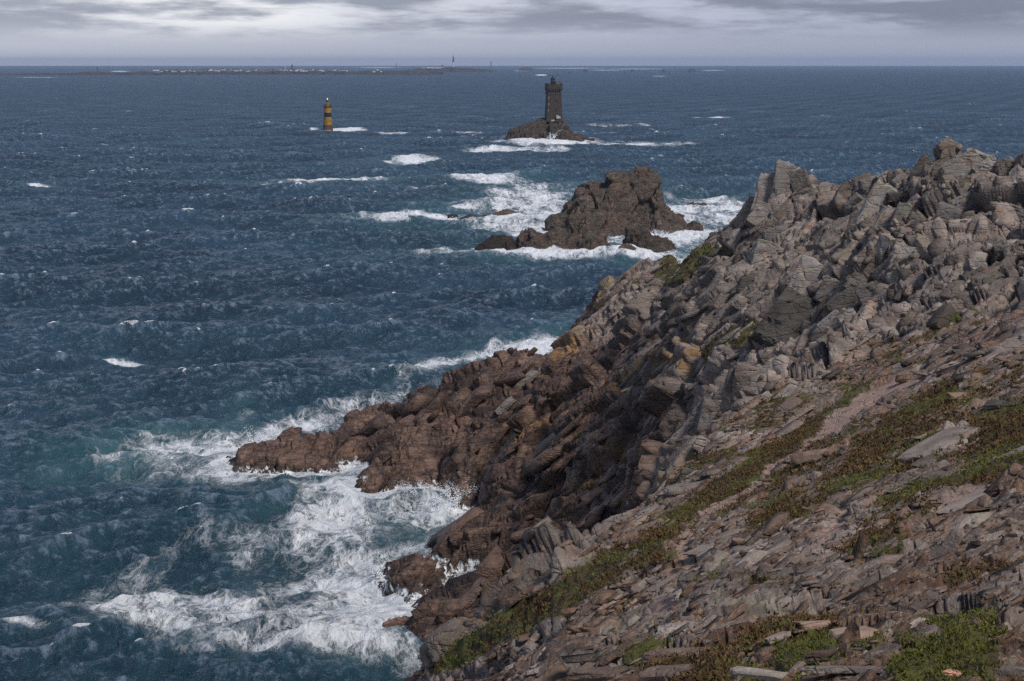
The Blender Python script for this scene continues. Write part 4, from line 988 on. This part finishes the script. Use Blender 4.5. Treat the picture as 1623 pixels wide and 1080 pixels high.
tower('beacon_mark', 'thin far beacon standing left of the island lighthouse', 'beacon', 628, 100, 108, 11000, [[(0.6, 108.5), (0.4, 103)], [(0.8, 102.9), (0.2, 100)]], [M_HR, M_HR], ['stem', 'topmark'])
tower('beacon_mark', 'thin far beacon standing right of the island lighthouse', 'beacon', 778.5, 97, 106, 12000, [[(0.9, 106.5), (0.5, 100)], [(0.9, 99.9), (0.2, 97)]], [M_HR, M_HR], ['stem', 'topmark'])
M_RED = plain('red_buoy_paint', (0.30, 0.025, 0.02))
tower('channel_buoy', 'tiny red buoy on the sea below the island lighthouse', 'buoy', 738, 116.2, 121.3, 6200, [[(0.9, 121.8), (0.8, 119.6)], [(0.35, 119.5), (0.25, 117.4)], [(0.6, 117.3), (0.1, 116.2)]], [M_RED] * 3, ['float', 'mast', 'topmark'])
def boat(px, py, L, label):
    Y = float(at_z(px, py)[1]); x_ = float(at_z(px, py)[0]); r0 = root('fishing_boat', (x_, Y, 0), label, 'boat')
    bm = bmesh.new(); box(bm, (x_, Y), L * 0.42, L * 0.15, -1, L * 0.16, L * 0.5, L * 0.2, 0.3); part('hull', bm, M_BLACK, r0)
    bm = bmesh.new(); box(bm, (x_ - L * 0.12, Y), L * 0.13, L * 0.1, L * 0.161, L * 0.42, L * 0.11, L * 0.08, 0.3); part('wheelhouse', bm, M_HR, r0)
    bm = bmesh.new(); rod(bm, (x_ + L * 0.1, Y, L * 0.16), (x_ + L * 0.1, Y, L * 0.62), 0.25); part('mast', bm, M_BLACK, r0)
boat(315, 119.5, 16, 'small dark boat on the sea in front of the island village')
boat(443, 117.8, 10, 'tiny boat far off below the church tower of the island')

# ------------------------------------------------------------------ thrown spray
M_SPRAY, t = material('white_spray'); t.out(t.principled((0.82, 0.85, 0.9), 0.9, None, 0.2))
OCT = (np.array([[1, 0, 0], [-1, 0, 0], [0, 1, 0], [0, -1, 0], [0, 0, 1], [0, 0, -1.0]]), np.array([[0, 2, 4], [2, 1, 4], [1, 3, 4], [3, 0, 4], [2, 0, 5], [1, 2, 5], [3, 1, 5], [0, 3, 5]]))
def spray(label, px, py, n, wid, hgt, size, jets=9, z0_=0.2, seed=1):
    r = np.random.default_rng(seed); c_ = at_z(px, py, z0_)
    j = r.integers(0, jets, n); ja = r.uniform(-0.9, 0.9, jets); jx = r.normal(0, 0.5, jets) * wid; jh = r.uniform(0.35, 1.0, jets) * hgt; jy = r.normal(0, 0.35, jets) * wid
    t_ = r.random(n) ** 1.3
    x_ = jx[j] + ja[j] * jh[j] * t_ + r.normal(0, 1, n) * (0.05 + 0.16 * t_) * wid * 0.6
    y_ = jy[j] + r.normal(0, 1, n) * (0.08 + 0.16 * t_) * wid * 0.5
    z_ = jh[j] * (1.5 * t_ - 0.5 * t_ * t_) + r.normal(0, 0.06, n) * hgt
    p_ = c_ + np.stack([x_, y_, np.maximum(z_, -0.1)], 1)
    s_ = size * (0.25 + r.random(n) ** 3 * 1.3) * (1.25 - 0.9 * t_)
    V = (OCT[0][None] * (s_[:, None] * r.uniform(0.5, 1.5, (n, 3)))[:, None, :] + p_[:, None, :]).reshape(-1, 3)
    Fc = (OCT[1][None] + (np.arange(n) * 6)[:, None, None]).reshape(-1, 3)
    link('spray', new_mesh('spray', V, tris=Fc), M_SPRAY, kind='stuff', label=label)
spray('white spray bursting behind the tip of the promontory', 425, 700, 5000, 4.0, 2.8, 0.07, 12, seed=2)
spray('white spray thrown up at the foot of the brown cliff', 715, 800, 6000, 4.0, 2.8, 0.06, 14, seed=3)
spray('spray along the ledge at the mouth of the cove', 655, 785, 2500, 3.0, 1.2, 0.07, 10, seed=4)
spray('thin white plume of spray against the lighthouse rock', 872, 226, 900, 4.0, 9.5, 0.35, 8, seed=5)
spray('surf spray at the foot of the large sea stack', 1045, 376, 1200, 4.5, 2.6, 0.16, 9, seed=6)
spray('surf spray at the right of the jagged sea rock', 965, 388, 700, 5.0, 1.5, 0.14, 9, seed=7)
spray('surf spray off the left of the awash rocks', 745, 351, 700, 7.0, 1.6, 0.16, 9, seed=8)
spray('spray at the end of the flat spur', 612, 905, 1500, 2.4, 1.2, 0.06, 8, seed=9)
# ------------------------------------------------------------------ sea
M_SEA, t = material('rough_sea')
pos = t.nt.nodes.new('ShaderNodeNewGeometry').outputs['Position']
foamF, teal, crest = t.attr('foam'), t.attr('teal'), t.attr('crest')
sx, sy, sz = t.sep(pos)
def st(a, b): return t.comb(t.math('MULTIPLY', sx, a), t.math('MULTIPLY', sy, b), 0.0)
warp = t.noise(st(0.12, 0.07), 1.0, 3, 0.6, out=1)
wp = t.vmath('ADD', st(1, 0.62), t.scale(warp, 5.0))
l1 = t.noise(wp, 0.17, 8, 0.68, 0.25); l2 = t.noise(wp, 0.6, 7, 0.7, 0.3)
ridge = lambda v, k: t.math('SUBTRACT', 1.0, t.math('MULTIPLY', t.math('ABSOLUTE', t.math('SUBTRACT', v, 0.5)), k))
l3 = t.noise(wp, 1.7, 5, 0.7, 0.2)
lace = t.math('MAXIMUM', ridge(l1, 8.0), t.math('MAXIMUM', t.math('MULTIPLY', ridge(l2, 7.0), 0.9), t.math('MULTIPLY', ridge(l3, 6.0), 0.75)))
patch = t.ramp(t.noise(wp, 0.07, 4, 0.6), 0.35, 0.65)
ff = t.math('ADD', foamF, t.math('MULTIPLY', t.math('SUBTRACT', lace, 0.45), t.math('MULTIPLY', t.ramp(foamF, 0.02, 0.25), 0.62)))
ff = t.math('ADD', ff, t.math('MULTIPLY', t.math('SUBTRACT', patch, 0.5), t.math('MULTIPLY', t.ramp(foamF, 0.02, 0.3), 0.30)))
foam = t.ramp(ff, 0.30, 0.68)
# white horses
gust = t.noise(st(0.006, 0.0035), 1.0, 3, 0.5)
gs = t.math('MULTIPLY', t.math('SUBTRACT', gust, 0.5), 0.22)
f1 = t.noise(st(0.16, 0.50), 1.0, 6, 0.70, 0.15); f2 = t.noise(st(0.055, 0.050), 1.0, 6, 0.72, 0.15)
fl1 = t.math('MULTIPLY', t.ramp(t.math('ADD', t.math('ADD', f1, gs), t.math('MULTIPLY', crest, 0.018)), 0.715, 0.77), t.ramp(sy, 800, 500))
fl2 = t.math('MULTIPLY', t.ramp(t.math('ADD', f2, gs), 0.665, 0.73), t.ramp(sy, 450, 800))
fl = t.math('MAXIMUM', fl1, fl2)
cr = t.ramp(t.math('ADD', crest, t.math('MULTIPLY', t.noise(st(0.9, 0.9), 1.0, 5, 0.7), 1.2)), 3.05, 3.3)
# fine pale streaks: thin foam and crest highlights painted into the water colour
sk = t.noise(t.comb(t.math('ADD', t.math('MULTIPLY', sx, 0.28), t.math('MULTIPLY', sy, 0.05)), t.math('MULTIPLY', sy, 0.22), 0), 1.6, 7, 0.78, 0.5)
sk2 = t.noise(st(0.9, 1.3), 1.0, 6, 0.75, 0.2)
skf = t.ramp(t.math('ADD', t.math('ADD', t.math('MULTIPLY', sk, 0.55), t.math('MULTIPLY', sk2, 0.45)), t.math('MULTIPLY', crest, 0.028)), 0.49, 0.66, 0, 0.66)
allf = t.math('MAXIMUM', foam, t.math('MAXIMUM', t.math('MULTIPLY', fl, 0.9), t.math('MULTIPLY', cr, 0.85)), clamp=True)
deep = t.mix(t.ramp(t.noise(st(0.016, 0.012), 1.0, 6, 0.65), 0.36, 0.64), (0.0100, 0.0270, 0.050), (0.0200, 0.0520, 0.088))
wcol = t.mix(teal, deep, t.mix(t.ramp(l1, 0.35, 0.65), (0.022, 0.082, 0.098), (0.070, 0.165, 0.185)))
wcol = t.mix(skf, wcol, (0.21, 0.28, 0.39))
col = t.mix(allf, wcol, t.mix(t.ramp(l2, 0.3, 0.7), (0.46, 0.52, 0.60), (0.80, 0.82, 0.86)))
b1 = t.noise(st(0.9, 0.6), 1.0, 7, 0.72, 0.5); b2 = t.noise(st(0.10, 0.05), 1.0, 5, 0.6, 0.3)
b3 = t.noise(st(0.30, 0.17), 1.0, 5, 0.65, 0.2)
hh = t.math('ADD', t.math('MULTIPLY', b1, 1.1), t.math('ADD', t.math('MULTIPLY', b2, 2.4), t.math('MULTIPLY', b3, 1.2)))
hh = t.math('ADD', hh, t.math('MULTIPLY', allf, 0.25))
nrm = t.bump(hh, 0.9, 1.0)
t.out(t.principled(col, t.math('MAXIMUM', t.math('MULTIPLY', allf, 0.9), t.math('ADD', 0.14, t.math('MULTIPLY', t.attr('unresolved'), 1.1))), nrm, 0.5, IOR=1.333))

FOAM = [(290,703,130,19,-7,1.0),(440,690,95,17,-3,.85),(395,742,150,26,4,.62),(520,742,90,26,0,.9),(600,785,110,26,0,.72),(705,815,110,22,-4,.85),(560,830,160,36,0,.5),(480,790,120,30,0,.4),
 (765,828,55,14,-20,.8),(620,868,90,18,-8,.62),(500,900,110,16,-8,.62),(560,905,80,15,0,.75),(705,925,80,18,0,.8),(625,950,120,22,0,.62),(520,962,150,24,0,.5),
 (400,975,150,20,0,.45),(560,900,270,160,0,.36),(330,960,240,100,0,.34),(280,720,130,30,-5,.5),(600,960,200,90,0,.42),(250,1012,150,12,0,.36),(480,1030,160,30,0,.55),(600,1042,80,26,0,.5),(300,850,170,55,0,.17),(400,860,160,60,0,.3),(180,960,130,26,0,.34),(100,900,90,18,0,.12),(40,1010,60,10,0,.3),(330,905,60,8,-10,.35),
 (330,1045,100,14,0,.25),(420,800,120,12,0,.3),(660,1060,40,30,0,.5),
 (760,560,115,12,-12,.62),(680,588,60,10,-20,.5),(850,545,70,11,-5,.66),(600,630,130,18,-12,.30),(480,658,90,12,-5,.55),(560,650,60,10,-5,.45),(700,620,60,8,-10,.3),
 (650,347,80,5,0,.85),(740,346,110,9,0,.62),(840,318,105,15,-3,.60),(800,350,100,13,0,.62),(860,372,120,9,0,.55),(760,401,85,6,0,.8),(880,401,140,8,0,.95),(1005,404,100,9,0,.95),
 (1085,375,45,22,0,.85),(1135,328,70,12,0,.75),(1150,345,70,24,0,.5),(1060,345,40,30,0,.6),(780,284,62,4.5,0,.75),(525,287,85,3.2,-2,.95),(652,256,34,4,0,.85),(700,300,70,5,0,.35),
 (730,330,60,4,0,.6),(850,300,80,6,0,.3),(880,345,40,20,0,.7),(870,227,80,2.0,0,.8),(815,238,80,2.2,0,.6),(975,372,26,8,0,.9),(955,366,20,5,0,.8),(1045,377,30,7,0,.9),(1010,229,95,3,0,.6),(1130,187,28,1.6,0,.7),(548,206,28,1.8,0,.9),(500,206,10,1.6,0,.6),
 (66,294,20,1.8,0,.9),(215,556,30,2,-2,.6),(725,211,70,2.4,0,.5),(985,200,60,1.8,0,.35),(1080,246,60,2.2,0,.4),(920,212,60,2,0,.4),(640,212,60,1.8,0,.45),
 (858,119.3,8,.9,0,1),(1045,121,14,.5,0,.5),(900,108.5,60,.7,0,.5),(1010,109.5,60,.7,0,.45),(960,111.5,30,.6,0,.5),(830,112.5,14,.6,0,.7),(1130,112,20,.6,0,.5),(60,123,50,.5,0,.4),(190,113.3,14,.7,0,.8),
 (600,107.5,40,.7,0,.5),(700,108,40,.7,0,.5),(390,117,60,.5,0,.5),(900,535,40,4,0,.5),(970,415,60,5,0,.3)]
dpy = np.concatenate([np.linspace(104.6, 135, 150, endpoint=False), np.linspace(135, 420, 430, endpoint=False), np.linspace(420, 1120, 620, endpoint=False), np.linspace(1120, 1700, 40)])
sd_ = H / np.tan(PITCH - np.arctan((540 - dpy) / F))
sd_ = np.concatenate([[27500.0], sd_])
sa = np.concatenate([np.linspace(-0.75, -0.36, 60, endpoint=False), np.linspace(-0.36, 0.36, 1150, endpoint=False), np.linspace(0.36, 0.75, 60)])
SA, SY = np.meshgrid(sa, sd_); SX = SA * SY
x, y = SX.ravel(), SY.ravel()
bz = np.where(y < 420, base_z(np.clip(x, CA[0] * y, CA[-1] * y), np.minimum(y, 425)), -10)
bz = np.where((x / y < CA[0]) | (x / y > CA[-1]), -10, bz)
dyv = np.abs(np.gradient(SY, axis=0)).ravel(); dyv = np.maximum(dyv, 0.3)
rw = np.random.default_rng(11)
z = np.zeros(len(x)); ox = np.zeros(len(x)); oy = np.zeros(len(x)); cst = np.zeros(len(x)); nrmz = np.zeros(len(x)); mss = np.zeros(len(x))
lam = np.geomspace(1.6, 75, 62)
gustn = fbm(np.stack([x * 0.012, y * 0.006, 0 * x], 1), 3, 90)
for k, L in enumerate(lam):
    th = rw.normal(0.0, 0.8 if L < 12 else 0.45) + 0.22
    dx, dy = math.sin(th), -math.cos(th)
    ka = 0.095 if L < 10 else 0.052
    A = ka * L / (2 * math.pi); kk = 2 * math.pi / L
    att = np.clip((L / np.maximum(dyv * abs(dy), 0.25) - 2.0) / 2.0, 0, 1)
    ph = kk * (x * dx + y * dy) + rw.uniform(0, 6.28) 
    c_, s_ = np.cos(ph) * att, np.sin(ph) * att
    z += A * c_; ox -= A * dx * s_ * 0.9; oy -= A * dy * s_ * 0.9
    mss += ka * ka * 0.5 * (1 - att); cst += ka * c_; nrmz += ka * ka * 0.5 * att
cst = cst / np.sqrt(nrmz + 0.004)
calm = smooth(-bz, -0.5, 6) * 0.75 + 0.25
px, py = to_px(np.stack([x, y, 0 * x], 1))
foamv = np.zeros(len(x)); tealv = np.zeros(len(x))
nz = fbm(np.stack([x * 0.05, y * 0.03, 0 * x], 1), 4, 33)
wpx = px + 22 * nz * (py > 240); wpy = py + np.clip((py - 200) / 20, 0, 10) * fbm(np.stack([x * 0.04 + 9, y * 0.03, 0 * x], 1), 3, 35)
for (cx, cy, rx, ry, rot, stg) in FOAM:
    m = np.nonzero(np.abs(py - cy) < 2.3 * max(ry, rx * 0.35) + 4)[0]
    c_, s_ = math.cos(math.radians(rot)), math.sin(math.radians(rot))
    u = ((wpx[m] - cx) * c_ + (wpy[m] - cy) * s_) / rx; v = (-(wpx[m] - cx) * s_ + (wpy[m] - cy) * c_) / ry
    r2 = u * u + v * v
    foamv[m] = np.maximum(foamv[m], stg * np.exp(-r2 * 0.9))
    tealv[m] = np.maximum(tealv[m], (stg * 0.8) * np.exp(-r2 * 0.32) * (cy > 250))
shore = np.exp(-np.maximum(-bz, 0) / 1.6) * (y < 260)
nf = fbm(np.stack([x * 0.10, y * 0.045, 0 * x + 3], 1), 4, 37)
foamv = foamv * np.where(y < 330, np.clip(0.86 + 0.8 * nf, 0.25, 1.15), np.clip(0.85 + 0.6 * nf, 0.3, 1.1))
foamv = np.maximum(foamv, 0.60 * shore)
tealv = np.clip(np.maximum(tealv, 0.8 * np.exp(-np.maximum(-bz, 0) / 3.5) * (y < 300)), 0, 1)
for q in ROCKS_AT:                       # wash round every rock that stands in the water
    cx, cy, rr, stg = q
    m = np.nonzero((np.abs(x - cx) < rr * 3) & (np.abs(y - cy) < rr * 3))[0]
    d_ = np.hypot((x[m] - cx), (y[m] - cy)) / rr
    foamv[m] = np.maximum(foamv[m], stg * np.exp(-np.maximum(d_ - 0.8, 0) * 2.2) * (0.75 + 0.5 * nz[m]))
z = z * calm + 0.25 * foamv * fbm(np.stack([x * 0.5, y * 0.5, 0 * x], 1), 3, 44) * (y < 600) + 0.1
V = np.stack([x + ox * calm, y + oy * calm, z], 1)
q = grid_quads(*SA.shape)
keep = (bz[q[:, 0]] < 2.5) | (y[q[:, 0]] > 415)
me = new_mesh('sea', V, quads=q[keep], smooth_shade=True)
vattr(me, 'foam', foamv); vattr(me, 'teal', tealv); vattr(me, 'crest', cst); vattr(me, 'unresolved', np.sqrt(mss))
link('sea', me, M_SEA, kind='structure')
# sea beyond the frame, so that the water goes on to the horizon on every side
yb = H / math.tan(PITCH - math.atan((540 - 1120) / F))
# ------------------------------------------------------------------ sea haze
me = bpy.data.meshes.new('haze'); bm = bmesh.new(); box(bm, (0, 13500), 24000, 16000, -14, 130); bmesh.ops.recalc_face_normals(bm, faces=bm.faces); bm.to_mesh(me); bm.free()
m = bpy.data.materials.new('haze'); m.use_nodes = True; t = NT(m.node_tree)
v = t.nt.nodes.new('ShaderNodeVolumePrincipled'); v.inputs['Color'].default_value = (0.56, 0.72, 1.0, 1); v.inputs['Density'].default_value = 4.4e-5
v.inputs['Anisotropy'].default_value = 0.2
t.out(None, v.outputs[0])
link('haze', me, m, kind='stuff', label='thin sea haze over the water')
